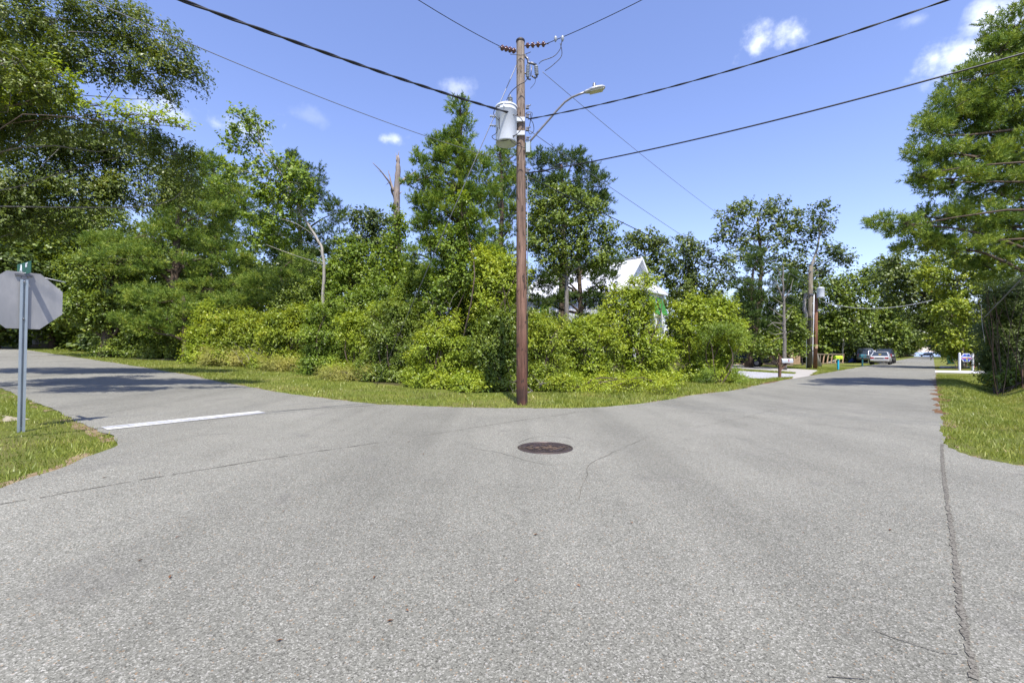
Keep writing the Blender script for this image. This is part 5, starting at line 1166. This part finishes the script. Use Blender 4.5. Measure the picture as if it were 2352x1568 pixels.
# --- the thicket: individual shrubs from left to right
SG = 'shrubs of the corner thicket'
def gr(Y, X=0): return HY-(Z(X, Y)-H)/Y*F
def shrub(label, x, Y, blobs, mat='leaf_shrub', size=None, seed=0, asp=.5, dens=2.3, name='shrub', **k):
    blobs = list(blobs)+[(b[0], gr(Y, (b[0]-CX)/F*Y)-12, b[2]*1.05, 20, -.25) for b in blobs if b[1] > 760]
    rs_ = random.Random(seed)
    blobs += [(b[0]+rs_.uniform(-.9, .9)*b[2], b[1]-b[3]*rs_.uniform(.75, 1.1), 7+rs_.uniform(0, 6), 11+rs_.uniform(0, 10)) for b in blobs[:len(blobs)] if b[1] < 815 and b[3] > 24 for _ in range(2)]
    k.setdefault('jag', 1.35)
    return plant(name, label, 'shrub', gb(x, Y), blobs, mat=mat, size=size or max(.06, Y/455*2.0), asp=asp, dens=dens, Y=Y, seed=seed, group=SG, bk='bark_brown', **k)
shrub('pale lime bush at the left end of the thicket, above the sandy strip', 462, 21.5, [(462, 775, 30, 34), (450, 800, 22, 18), (470, 735, 14, 26), (485, 790, 24, 24)], 'leaf_lime', seed=41)
shrub('feathery yellow-green weeds at the foot of the left shrubs', 510, 20.2, [(490, 818, 26, 16), (530, 822, 30, 18), (570, 832, 30, 14)], 'leaf_weed', asp=.22, seed=42)
shrub('bronze-tipped shrub second from the left end of the thicket', 545, 20.4, [(520, 770, 34, 34), (570, 760, 34, 34), (590, 790, 30, 34), (545, 800, 34, 24), (500, 740, 26, 16)], seed=43)
shrub('wide shrub behind the drooping reddish twigs, left part of thicket', 650, 19.2, [(630, 780, 40, 44), (680, 770, 40, 44), (660, 825, 40, 24), (610, 830, 30, 16), (710, 740, 34, 30), (640, 740, 30, 22)], seed=44)
shrub('shrub below the pale crooked trunk', 745, 17.0, [(740, 780, 44, 44), (720, 830, 40, 30), (770, 830, 40, 34), (790, 790, 34, 40), (745, 725, 30, 34)], 'leaf_tallow', seed=45)
shrub('tall leafy shrub in front of the dead snag', 905, 15.2, [(880, 770, 44, 50), (920, 740, 38, 36), (860, 840, 34, 34), (910, 850, 40, 34), (940, 800, 34, 44), (905, 715, 24, 20)], 'leaf_broad', seed=46)
shrub('shrub with long pale weeds at its foot, left of centre', 830, 16.0, [(810, 760, 34, 36), (835, 800, 36, 36), (820, 850, 36, 20), (850, 740, 30, 26), (780, 850, 26, 16)], 'leaf_lime', seed=47)
shrub('dense sunlit shrub in the centre of the thicket', 990, 13.8, [(975, 800, 40, 40), (1010, 770, 40, 36), (960, 860, 34, 34), (1010, 850, 42, 40), (1050, 810, 38, 40), (1030, 880, 34, 20), (1060, 860, 30, 34)], 'leaf_lime', seed=48)
shrub('low vivid green bush touching the grass left of the pole', 1085, 12.9, [(1075, 880, 34, 24), (1105, 890, 22, 16), (1060, 895, 22, 12)], 'leaf_lime', size=.07, seed=49)
shrub('shaded shrub immediately left of the pole', 1145, 13.4, [(1110, 800, 34, 50), (1150, 790, 34, 50), (1130, 850, 38, 40), (1165, 860, 28, 34), (1180, 820, 24, 44), (1160, 750, 30, 30)], 'leaf_broad', size=.075, seed=50)
shrub('bright shiny-leaved young tree rising left of the pole', 1140, 15.5, [(1120, 610, 30, 26), (1150, 600, 26, 22), (1110, 650, 36, 34), (1160, 650, 38, 34), (1130, 700, 44, 36), (1180, 690, 30, 40), (1110, 740, 36, 30), (1190, 640, 24, 30)], 'leaf_lime', size=.085, seed=51, dens=1.9)
shrub('shrub immediately right of the pole with reddish new leaves', 1245, 13.6, [(1225, 800, 30, 40), (1260, 780, 36, 36), (1230, 850, 34, 36), (1275, 840, 38, 40), (1215, 890, 18, 16), (1240, 750, 26, 22)], seed=52)
shrub('rounded shrub below the house pier', 1330, 15.0, [(1310, 790, 38, 40), (1350, 780, 36, 40), (1310, 845, 40, 34), (1355, 840, 36, 34), (1335, 750, 26, 18), (1375, 770, 24, 34)], 'leaf_lime', seed=53)
shrub('tall dome-shaped bright shrub in front of the white house', 1460, 16.2, [(1465, 668, 30, 26), (1440, 705, 34, 30), (1478, 712, 26, 30), (1425, 750, 36, 40), (1465, 765, 44, 46), (1502, 790, 34, 36), (1420, 810, 36, 40), (1470, 820, 50, 44), (1520, 820, 34, 44), (1400, 700, 18, 24), (1500, 850, 30, 20)],
      'leaf_lime', size=.085, seed=54, dens=2.2)
shrub('small shrub in the gap left of the dome-shaped shrub', 1395, 15.4, [(1395, 800, 24, 40), (1390, 845, 24, 26), (1375, 735, 20, 18)], seed=55)
shrub('broad shrub to the right of the dome-shaped one', 1600, 19.0, [(1570, 740, 34, 40), (1610, 720, 40, 30), (1650, 730, 40, 34), (1585, 790, 38, 40), (1640, 790, 44, 40), (1680, 760, 28, 36), (1610, 835, 44, 24), (1660, 830, 26, 20), (1650, 700, 22, 22)],
      'leaf_lime', size=.095, seed=56, dens=2.2)
shrub('feathery fern-leaved sapling drooping over the broad right shrub', 1660, 18.0, [(1640, 752, 30, 10), (1680, 760, 34, 10), (1700, 775, 20, 12), (1625, 770, 26, 10)], 'leaf_tallow', asp=.2, seed=57, dens=1.6)
shrub('low tangled undergrowth shrub behind the bare twigs at left', 590, 21.5, [(580, 730, 40, 14), (660, 735, 40, 20), (540, 745, 40, 18)], seed=58)
shrub('dark understory bush beneath the left pines', 330, 24.5, [(300, 790, 50, 20), (360, 790, 50, 20), (410, 785, 40, 24), (250, 795, 40, 16)], 'leaf_broad', seed=59)
shrub('understory shrub between the crooked trunk and the thicket, upper row', 690, 20.5, [(660, 700, 40, 30), (700, 690, 36, 34), (640, 730, 30, 24), (730, 690, 30, 30)], 'leaf_broad', seed=80)
shrub('tall understory shrub behind the shrub with long pale weeds', 840, 18.5, [(800, 710, 40, 30), (840, 700, 36, 36), (870, 690, 30, 36), (780, 740, 34, 30)], 'leaf_tallow', seed=81)
shrub('tall understory shrub right of the dead snag', 970, 17.6, [(950, 690, 34, 40), (985, 730, 34, 36), (960, 640, 26, 34), (1010, 760, 30, 30), (940, 740, 30, 40)], 'leaf_tallow', seed=82)
shrub('vine-draped shrub under the tall pine', 1060, 16.4, [(1050, 740, 36, 40), (1090, 740, 30, 44), (1040, 680, 30, 34), (1080, 690, 30, 40)], 'leaf_broad', seed=83)
shrub('shaded shrub at the far left wood edge behind the lime bush', 440, 24.5, [(430, 770, 40, 34), (480, 740, 40, 30), (520, 720, 40, 24)], 'leaf_broad', seed=84)
shrub('shaded shrub row below the house wall', 1290, 17.5, [(1240, 730, 30, 20), (1290, 760, 36, 24), (1400, 760, 26, 30), (1230, 770, 30, 30)], 'leaf_broad', seed=85)
shrub('straw-coloured tall weeds at the foot of the left-centre shrubs', 830, 15.2, [(800, 862, 30, 14), (850, 872, 30, 14), (760, 856, 24, 12)], 'leaf_weed', asp=.2, seed=86, dens=1.2)
shrub('feathery grassy weeds below the shrub behind reddish twigs', 650, 18.3, [(630, 842, 34, 12), (690, 850, 34, 12)], 'leaf_weed', asp=.2, seed=87, dens=1.1)
shrub('rough weeds on the bank right of the pole', 1330, 13.4, [(1260, 898, 30, 8), (1320, 893, 34, 9), (1390, 886, 34, 9), (1450, 880, 34, 8), (1520, 872, 30, 8)], 'leaf_lime', asp=.35, seed=88, dens=.9, size=.06)
for (x0, y0, Y, lab, sd_) in ((600, 815, 18.6, 'bare brown dead branches tangled in the left thicket', 1), (1000, 700, 15.6, 'dead hanging branch below the vine-wrapped snag', 2), (1200, 860, 12.8, 'thin pale dead stems leaning beside the utility pole', 3)):
    rnd = random.Random(sd_+200); b = Vector(P(x0, y0, Y)); b.z = Z(b.x, b.y); o0 = MB(); top_ = P(x0, y0, Y).z-b.z
    for i in range(9):
        p0 = Vector((rnd.uniform(-.5, .5), rnd.uniform(-.3, .3), max(.05, top_-rnd.uniform(.2, .8)))); p1 = p0+Vector((rnd.uniform(-.7, .7), rnd.uniform(-.5, .1), rnd.uniform(-.1, .8)))
        q = grow_tube(o0, p0, p1, .014, .003, rnd, .15, 5, 5)
        for j in range(3): m_ = q[rnd.randrange(1, 5)]; grow_tube(o0, m_, m_+Vector((rnd.uniform(-.3, .3), rnd.uniform(-.2, .1), rnd.uniform(-.1, .35))), .006, .002, rnd, .15, 4, 3)
    o = o0.build('dead_branch', 'bark_dead'); o.location = b; tag(o, lab, 'dead branch')
# bare twigs and the tall weeds of the verge
# --- trees behind the house and mid right
def far_tree(x, Y, blobs, label, seed, mat='leaf_broad', trunk=None, size=None, dens=2.0, tr=(.2, .06), asp=.75, group=None, bk='bark_brown', name='hardwood_tree', base=None, **k):
    return plant(name, label, 'tree', base or gb(x, Y), blobs, mat=mat, size=size or Y/455*2.3, asp=asp, dens=dens, Y=Y, trunk=trunk, tr=tr, seed=seed, group=group, bk=bk, **k)
far_tree(1480, 50, [(1450, 560, 30, 30), (1490, 555, 36, 24), (1520, 580, 30, 30), (1460, 610, 36, 34), (1510, 630, 34, 34), (1440, 640, 20, 40)], 'hardwood trees crown showing just behind the white gable', 61, 'leaf_oak', [(1480, 700), (1482, 580)])
far_tree(1580, 46, [(1575, 560, 26, 20), (1600, 590, 34, 30), (1560, 600, 30, 34), (1610, 640, 40, 40), (1560, 660, 34, 40), (1590, 700, 40, 34)], 'vine-covered tree right of the white house', 62, 'leaf_oak', [(1580, 700), (1580, 600)])
far_tree(1720, 44, [(1680, 500, 36, 22), (1710, 480, 30, 20), (1750, 490, 34, 24), (1790, 480, 34, 24), (1820, 510, 34, 26), (1660, 540, 30, 24), (1720, 540, 40, 30), (1790, 540, 40, 30), (1840, 550, 30, 26), (1680, 590, 40, 30), (1760, 600, 44, 34), (1660, 640, 36, 34), (1830, 600, 36, 30)],
         'tall spreading hardwood against the sky right of centre', 63, 'leaf_oak', [(1745, 700), (1748, 600), (1740, 500)], dens=1.2, fill=.1, tr=(.3, .08))
far_tree(1880, 43, [(1885, 485, 26, 20), (1875, 520, 24, 18), (1895, 530, 18, 16), (1900, 580, 26, 22), (1935, 590, 26, 14), (1945, 605, 16, 12), (1880, 620, 30, 26), (1870, 660, 30, 30)],
         'leaning pale-limbed tree with separate dark tufts of leaves above the distant poles', 64, 'leaf_dark', [(1845, 700), (1862, 620), (1880, 560), (1884, 490)], dens=1.5, fill=.1, bk='bark_pale', tr=(.2, .05))
plant('cedar_tree', 'dark green cedar behind the bare snag on the right', 'tree', gb(1720, 38)[:2], [(1740, 600, 30, 40), (1720, 660, 44, 34), (1760, 680, 40, 34), (1690, 720, 50, 34), (1750, 740, 44, 34), (1800, 650, 34, 44), (1800, 720, 34, 44), (1700, 770, 40, 20)],
      kind='pine', mat='needle_dark', size=0.28, dens=1.3, Y=38, trunk=[(1722, 740), (1730, 620)], tr=(.25, .08), seed=65, K=22, clump=.27, kk=18)
snag(gb(1803, 33), 33, [(1802, 780), (1801, 740), (1800, 690), (1798, 640), (1799, 610)], [.14, .12, .10, .075, .05, .025, .01], [(.03, [(1801, 740, 0), (1812, 728, .3), (1820, 712, .5)]), (.03, [(1801, 750, 0), (1790, 735, -.5), (1775, 722, -.8)]), (.03, [(1800, 680, 0), (1790, 665, -.5), (1776, 655, -.8)]), (.03, [(1800, 670, 0), (1808, 650, -.5), (1812, 632, -.8)]), (.03, [(1802, 775, 0), (1788, 776, -.5), (1772, 784, -.8)]), (.03, [(1802, 770, 0), (1815, 760, -.5), (1830, 764, -.8)]),
    (.06, [(1800, 690, 0), (1788, 660, .2), (1780, 640, .3)]), (.06, [(1800, 690, 0), (1815, 665, -.2), (1822, 640, -.3)]), (.05, [(1801, 730, 0), (1780, 715, -.3), (1765, 705, -.5)]), (.05, [(1801, 745, 0), (1775, 740, -.4), (1762, 750, -.5)]),
    (.05, [(1801, 760, 0), (1782, 750, .3), (1768, 735, .5)]), (.04, [(1801, 700, 0), (1785, 690, -.3), (1772, 680, -.4)]), (.04, [(1802, 720, 0), (1815, 705, -.3), (1826, 700, -.5)]), (.04, [(1798, 650, 0), (1790, 630, 0), (1786, 612, 0)]), (.04, [(1802, 765, 0), (1780, 768, -.3), (1765, 762, -.5)])],
    'bare pale-twigged snag in front of the dark cedar on the right', 'bark_grey')
far_tree(1795, 36, [(1770, 800, 34, 20), (1820, 800, 30, 24), (1740, 800, 30, 16), (1700, 790, 26, 24), (1830, 760, 24, 34), (1815, 730, 18, 26)], 'low bushy understory around the snag by the driveway', 66, 'leaf_broad', None, name='shrub')
far_tree(1900, 58, [(1905, 660, 34, 30), (1940, 650, 30, 24), (1975, 680, 34, 34), (1920, 710, 40, 34), (1970, 730, 36, 34), (1900, 750, 36, 34), (1945, 765, 34, 24), (1880, 790, 26, 20), (1990, 640, 24, 22)],
         'yellow-tinged round tree behind the slatted fence', 67, 'leaf_broad', [(1935, 820), (1937, 740), (1935, 680)], dens=2.1, bk='bark_pale', tr=(.12, .06))
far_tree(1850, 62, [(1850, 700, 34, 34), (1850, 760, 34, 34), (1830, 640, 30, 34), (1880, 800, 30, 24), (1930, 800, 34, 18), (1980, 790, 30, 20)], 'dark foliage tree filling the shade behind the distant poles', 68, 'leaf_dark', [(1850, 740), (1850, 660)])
far_tree(2040, 62, [(2010, 650, 30, 26), (2040, 620, 34, 24), (2070, 640, 30, 24), (2020, 690, 34, 34), (2060, 700, 34, 34), (2010, 740, 34, 34), (2050, 750, 34, 34), (2000, 780, 26, 20), (2050, 790, 26, 14)],
         'tree behind the blue-grey van on the left roadside', 69, 'leaf_broad', [(2040, 760), (2040, 660)])
plant('palm_tree', 'small palm with arching fronds far along the left roadside', 'tree', TN(98, -7.2), [(0, 0, .01, .01)], Y=100, size=.3, dens=0.0001, ext_trunk=[TN(98, -7.2)+(1.9,)], tr=(.16, .14), bk='bark_pale', seed=70, limbs=False)
pt = [o for o in bpy.data.objects if o.name.startswith('palm_tree')][0]
mb = MB(); rnd = random.Random(6)
for i in range(26):
    a = rnd.uniform(0, 6.28); el = rnd.uniform(-.3, 1.2); L = rnd.uniform(1.6, 2.2); base_ = Vector((0, 0, 2.4)); pr = None
    for s_ in range(7):
        t = s_/6; p = base_+Vector((math.cos(a)*L*t*math.cos(el*.6), math.sin(a)*L*t*math.cos(el*.6), L*(math.sin(el)*t-.9*t*t))); sd_ = Vector((-math.sin(a), math.cos(a), -.25))*(.32*math.sin(math.pi*min(1, t+.12))+.03)
        sd2 = Vector((math.sin(a), -math.cos(a), -.25))*(.32*math.sin(math.pi*min(1, t+.12))+.03)
        if pr: mb.add([pr[0], pr[1], p+sd_, p], [(0, 1, 2, 3)]); mb.add([pr[0], pr[2], p+sd2, p], [(0, 1, 2, 3)])
        pr = (p, p+sd_, p+sd2)
for ch in list(pt.children):
    if ch.name.startswith('crown'): bpy.data.objects.remove(ch)
mb.build('fronds', 'palm_green', pt)
# --- right side: large pine near the camera, its stem outside the frame
plant('pine_tree', 'huge sunlit pine filling the upper right corner', 'tree', (20.6, 14.6), [
    (2330, 60, 60, 60), (2290, 130, 60, 50), (2230, 190, 66, 46), (2320, 220, 80, 50), (2170, 250, 56, 36), (2260, 290, 90, 46, .4), (2140, 300, 50, 26, -.3), (2130, 345, 56, 26, -.4), (2220, 370, 90, 36), (2320, 350, 70, 60), (2170, 420, 80, 30, -.4), (2280, 440, 80, 40),
    (2120, 400, 30, 24, -.6), (2250, 240, 70, 50, .3), (2340, 140, 50, 50, .2), (2030, 510, 34, 18, -.8), (2080, 520, 50, 20, -.6), (2150, 500, 60, 26, -.2), (2240, 510, 80, 34), (2110, 560, 60, 24, .3), (2200, 570, 80, 30), (2310, 540, 70, 50), (2300, 610, 70, 40), (2430, 300, 120, 200), (2420, 100, 100, 100), (2430, 520, 90, 90)],
    kind='pine', mat='needle_gold', size=0.20, dens=1.45, Y=15.5, kk=18, ext_trunk=[(20.4, 15, 4), (20.0, 15.3, 8), (19.4, 15.6, 12.8)], tr=(.34, .1), seed=71, K=22, clump=.27)
plant('bamboo_thicket', 'dark shaded bamboo thicket at the right edge above the ditch', 'bamboo', (21.0, 18.6), [
    (2330, 660, 60, 40), (2290, 700, 40, 34), (2340, 740, 60, 50), (2300, 770, 40, 50), (2330, 820, 60, 44), (2295, 840, 34, 30), (2272, 800, 18, 50), (2420, 740, 80, 130), (2300, 860, 44, 20)],
    mat='leaf_dark', size=.13, asp=.18, dens=2.6, Y=18.8, seed=72, K=20)
plant('fern_clump', 'low broad-leaved greenery at the foot of the bamboo', 'shrub', gb(2290, 17.6), [(2275, 872, 22, 12), (2300, 870, 34, 16), (2345, 866, 30, 16), (2390, 866, 40, 16)], mat='leaf_broad', size=.11, asp=.5, dens=1.8, Y=17.8, seed=73)
far_tree(2212, 37, [(2170, 600, 50, 30), (2230, 600, 50, 30), (2140, 640, 40, 26), (2200, 660, 50, 34), (2250, 650, 40, 34), (2170, 710, 44, 34), (2230, 720, 44, 34), (2160, 770, 34, 26), (2210, 780, 34, 26), (2280, 620, 40, 40)],
         'sunlit yellow-green hardwood tree above the blue plus-shaped sign', 74, 'leaf_shrub', [(2209, 790), (2206, 720), (2200, 640)], size=.16, dens=1.7, tr=(.15, .07), bk='bark_grey')
far_tree(2130, 42, [(2060, 600, 40, 22), (2040, 640, 40, 26), (2090, 640, 40, 28), (2130, 620, 40, 30), (2070, 680, 34, 24), (2120, 690, 44, 34), (2150, 740, 34, 30), (2110, 740, 26, 26), (2170, 790, 34, 20), (2150, 670, 34, 34)],
         'oak leaning over the far road from the right with a dark forked limb', 75, 'leaf_oak', [(2200, 760), (2165, 710), (2110, 670), (2080, 640)], dens=1.6, tr=(.26, .12), bk='bark_brown', base=TN(62, 3.2))
plant('shrub', 'green shrub on the right verge beyond the white driveway pipe', 'shrub', gb(2205, 36)[:2], [(2180, 800, 24, 12), (2210, 805, 30, 12), (2185, 818, 24, 8), (2240, 800, 26, 14)], mat='leaf_lime', size=.18, asp=.5, dens=2, Y=38, seed=76)
bt_ = [o for o in bpy.data.objects if o.name == 'bamboo_thicket'][0]; rnd = random.Random(31)
for i in range(14):
    x0 = rnd.uniform(2290, 2350); b0 = P(x0, 868, rnd.uniform(17.0, 18.2)); b0.z = Z(b0.x, b0.y); b1 = P(x0+rnd.uniform(-70, 60), rnd.uniform(640, 740), 17.2+rnd.uniform(-.6, .6)); mb = MB()
    grow_tube(mb, b0-bt_.location, b1-bt_.location, .016, .008, rnd, .03, 6, 8); mb.build('culm', 'bark_brown' if i % 3 else 'wood_post', bt_)
mb = MB(); b0 = P(2254, 700, 16.4); grow_tube(mb, Vector((0, 0, 0)), P(2262, 785, 16.2)-b0, .011, .007, random.Random(3), .05, 6, 6); o = mb.build('dead_branch', 'bark_pale'); o.location = b0; tag(o, 'thin pale dead stem hanging beside the bamboo at right', 'dead branch')
for i, (x0, y0, w_, h_, Yb) in enumerate(((2200, 890, 26, 8, 18.0), (2240, 893, 22, 7, 17.2), (2170, 884, 20, 6, 19.5))):
    pass
# --- roadside and backdrop trees sharing a few builds
src = []
for i, (mt, lab) in enumerate((('leaf_broad', 'a'), ('leaf_oak', 'b'), ('leaf_dark', 'c'))):
    rnd = random.Random(80+i); Yb = 40.0; bl = []
    for j in range(13):
        a = rnd.uniform(0, 6.28); hgt = rnd.uniform(2.2, 10.5); rr_ = rnd.uniform(.3, 3.2)*(1-.35*abs(hgt-6)/5); 
        bl.append((CX+rr_*math.cos(a)/Yb*F, HY-(hgt-H)/Yb*F, rnd.uniform(1.2, 2.0)/Yb*F, rnd.uniform(.9, 1.5)/Yb*F, rr_*math.sin(a)))
    o = plant('roadside_tree', 'leafy tree', 'tree', (0, Yb), bl, mat=mt, size=.30, asp=.75, dens=1.7, Y=Yb, trunk=[(CX, HY-60), (CX+4, HY-150), (CX, HY-230)], tr=(.24, .08), seed=81+i, fill=.25)
    src.append(o)
for i, mt in enumerate(('leaf_broad', 'leaf_dark', 'leaf_shrub')):
    rnd = random.Random(180+i); Yb = 40.0; bl = []
    for j in range(7):
        hgt = rnd.uniform(.5, 2.4); xo = rnd.uniform(-2.2, 2.2)
        bl.append((CX+xo/Yb*F, HY-(hgt-H)/Yb*F, rnd.uniform(.9, 1.4)/Yb*F, rnd.uniform(.7, 1.0)/Yb*F, rnd.uniform(-.8, .8)))
    src.append(plant('roadside_shrub', 'leafy shrub', 'shrub', (0, Yb), bl, mat=mt, size=.24, asp=.7, dens=1.6, Y=Yb, seed=181+i, fill=.25, limbs=False))
places = []
rnd = random.Random(90)
FL = 'one of the crowded trees lining the left side of the far road'
FR = 'one of the crowded trees lining the right side of the far road'
BL = 'one of the background trees closing the woods behind the left pines'
BH = 'one of the background trees behind the white house'
for t in (92, 104, 118, 132, 148, 166, 186, 208, 232, 258, 286): places.append((TN(t, -11-rnd.uniform(0, 3)), rnd.uniform(.75, 1.0), FL, 'trees lining the far road'))
for t in (100, 125, 160, 200, 245): places.append((TN(t, -17-rnd.uniform(0, 5)), rnd.uniform(.95, 1.2), FL, 'trees lining the far road'))
for t in (50, 60, 72, 84, 98, 112, 128, 146, 166, 188, 212, 238, 266, 292): places.append((TN(t, 6.2+rnd.uniform(0, 2)), rnd.uniform(.72, 1.0), FR, 'trees lining the far road'))
for t in (34, 44, 56, 70, 90): places.append((TN(t, 12+rnd.uniform(0, 3)), rnd.uniform(.9, 1.1), FR, 'trees lining the far road'))
for (ox, Y, s) in ((-60, 38, 1.0), (40, 42, 1.1), (150, 40, 1.05), (260, 44, 1.2), (370, 42, 1.1), (470, 46, 1.1), (570, 45, 1.0), (660, 43, 1.0), (760, 45, .95), (850, 42, .8), (940, 44, .85), (1040, 46, 1.0), (1120, 44, 1.05), (-10, 30, .8), (120, 33, .75), (330, 33, .75), (420, 34, .8), (-120, 30, 1.0),
                   (560, 35, .7), (720, 35, .7), (960, 34, .62)): places.append((gb(ox, Y), s, BL, 'background woods at left'))
for (ox, Y, s) in ((1200, 56, 1.0), (1290, 60, 1.1), (1380, 58, 1.0), (1440, 64, .9), (1540, 60, .8), (1610, 56, .8), (1650, 62, .9), (1740, 60, .9), (1830, 62, .85), (1900, 66, .8), (1960, 72, .8)): places.append((gb(ox, Y), s, BH, 'background woods behind the house'))
LS = 'one of the low roadside shrubs along the left of the far road'; RS_ = 'one of the low roadside shrubs along the right of the far road'; WS = 'one of the low understory shrubs at the back of the woods'
shr = []
for t in range(84, 300, 8): shr.append((TN(t+rnd.uniform(-2, 2), -12-rnd.uniform(0, 3)), rnd.uniform(.8, 1.3), LS, 'low roadside shrubs'))
for t in range(60, 300, 7): shr.append((TN(t+rnd.uniform(-2, 2), 5.6+rnd.uniform(0, 2)), rnd.uniform(.8, 1.4), RS_, 'low roadside shrubs'))
for ox in range(-140, 1260, 62): shr.append((gb(ox+rnd.uniform(-12, 12), (31 if ox > 250 else 37)+rnd.uniform(-1, 3)), rnd.uniform(1.0, 1.4), WS, 'understory at the back of the woods'))
for ox in range(-140, 460, 55): shr.append((gb(ox+rnd.uniform(-12, 12), 40+rnd.uniform(-1, 3)), rnd.uniform(1.3, 1.8), WS, 'understory at the back of the woods'))
for ox in range(1500, 1960, 45): shr.append((gb(ox+rnd.uniform(-12, 12), 66+rnd.uniform(-1, 3)), rnd.uniform(1.2, 1.7), WS, 'understory at the back of the woods'))
for t in (36, 44, 54, 66): shr.append((TN(t, 11+rnd.uniform(0, 3)), 1.5, RS_, 'low roadside shrubs'))
for t in (175, 205, 240, 275, 300):
    places.append((TN(t, 3.6), 1.7, FR, 'trees lining the far road')); places.append((TN(t+6, -8.2), 1.6, FL, 'trees lining the far road'))
for t in (150, 175, 200, 228, 262, 290):
    places.append((TN(t, 4.2), 1.25, FR, 'trees lining the far road')); places.append((TN(t+9, -8.6), 1.2, FL, 'trees lining the far road'))
for i, (xy, s, lab, grp) in enumerate(shr):
    o = src[3+i % 3]; loc = (xy[0], xy[1], Z(*xy)-.1); sc_ = (s, s, s*rnd.uniform(.9, 1.2))
    if i < 3: o.location = loc; o.rotation_euler = (0, 0, rnd.uniform(0, 6.28)); o.scale = sc_; o['label'] = lab; o['group'] = grp
    else: copy_plant(o, loc, rnd.uniform(0, 6.28), sc_, lab, grp)
for i, (xy, s, lab, grp) in enumerate(places):
    sc_ = (s*rnd.uniform(.95, 1.15), s*rnd.uniform(.95, 1.15), s)
    loc = (xy[0], xy[1], Z(*xy)-.1); sidx = rnd.randrange(3) if i > 2 else i
    o = src[sidx]
    if i < 3: o.location = loc; o.rotation_euler = (0, 0, rnd.uniform(0, 6.28)); o.scale = sc_; o['label'] = lab; o['group'] = grp
    else: copy_plant(o, loc, rnd.uniform(0, 6.28), sc_, lab, grp)
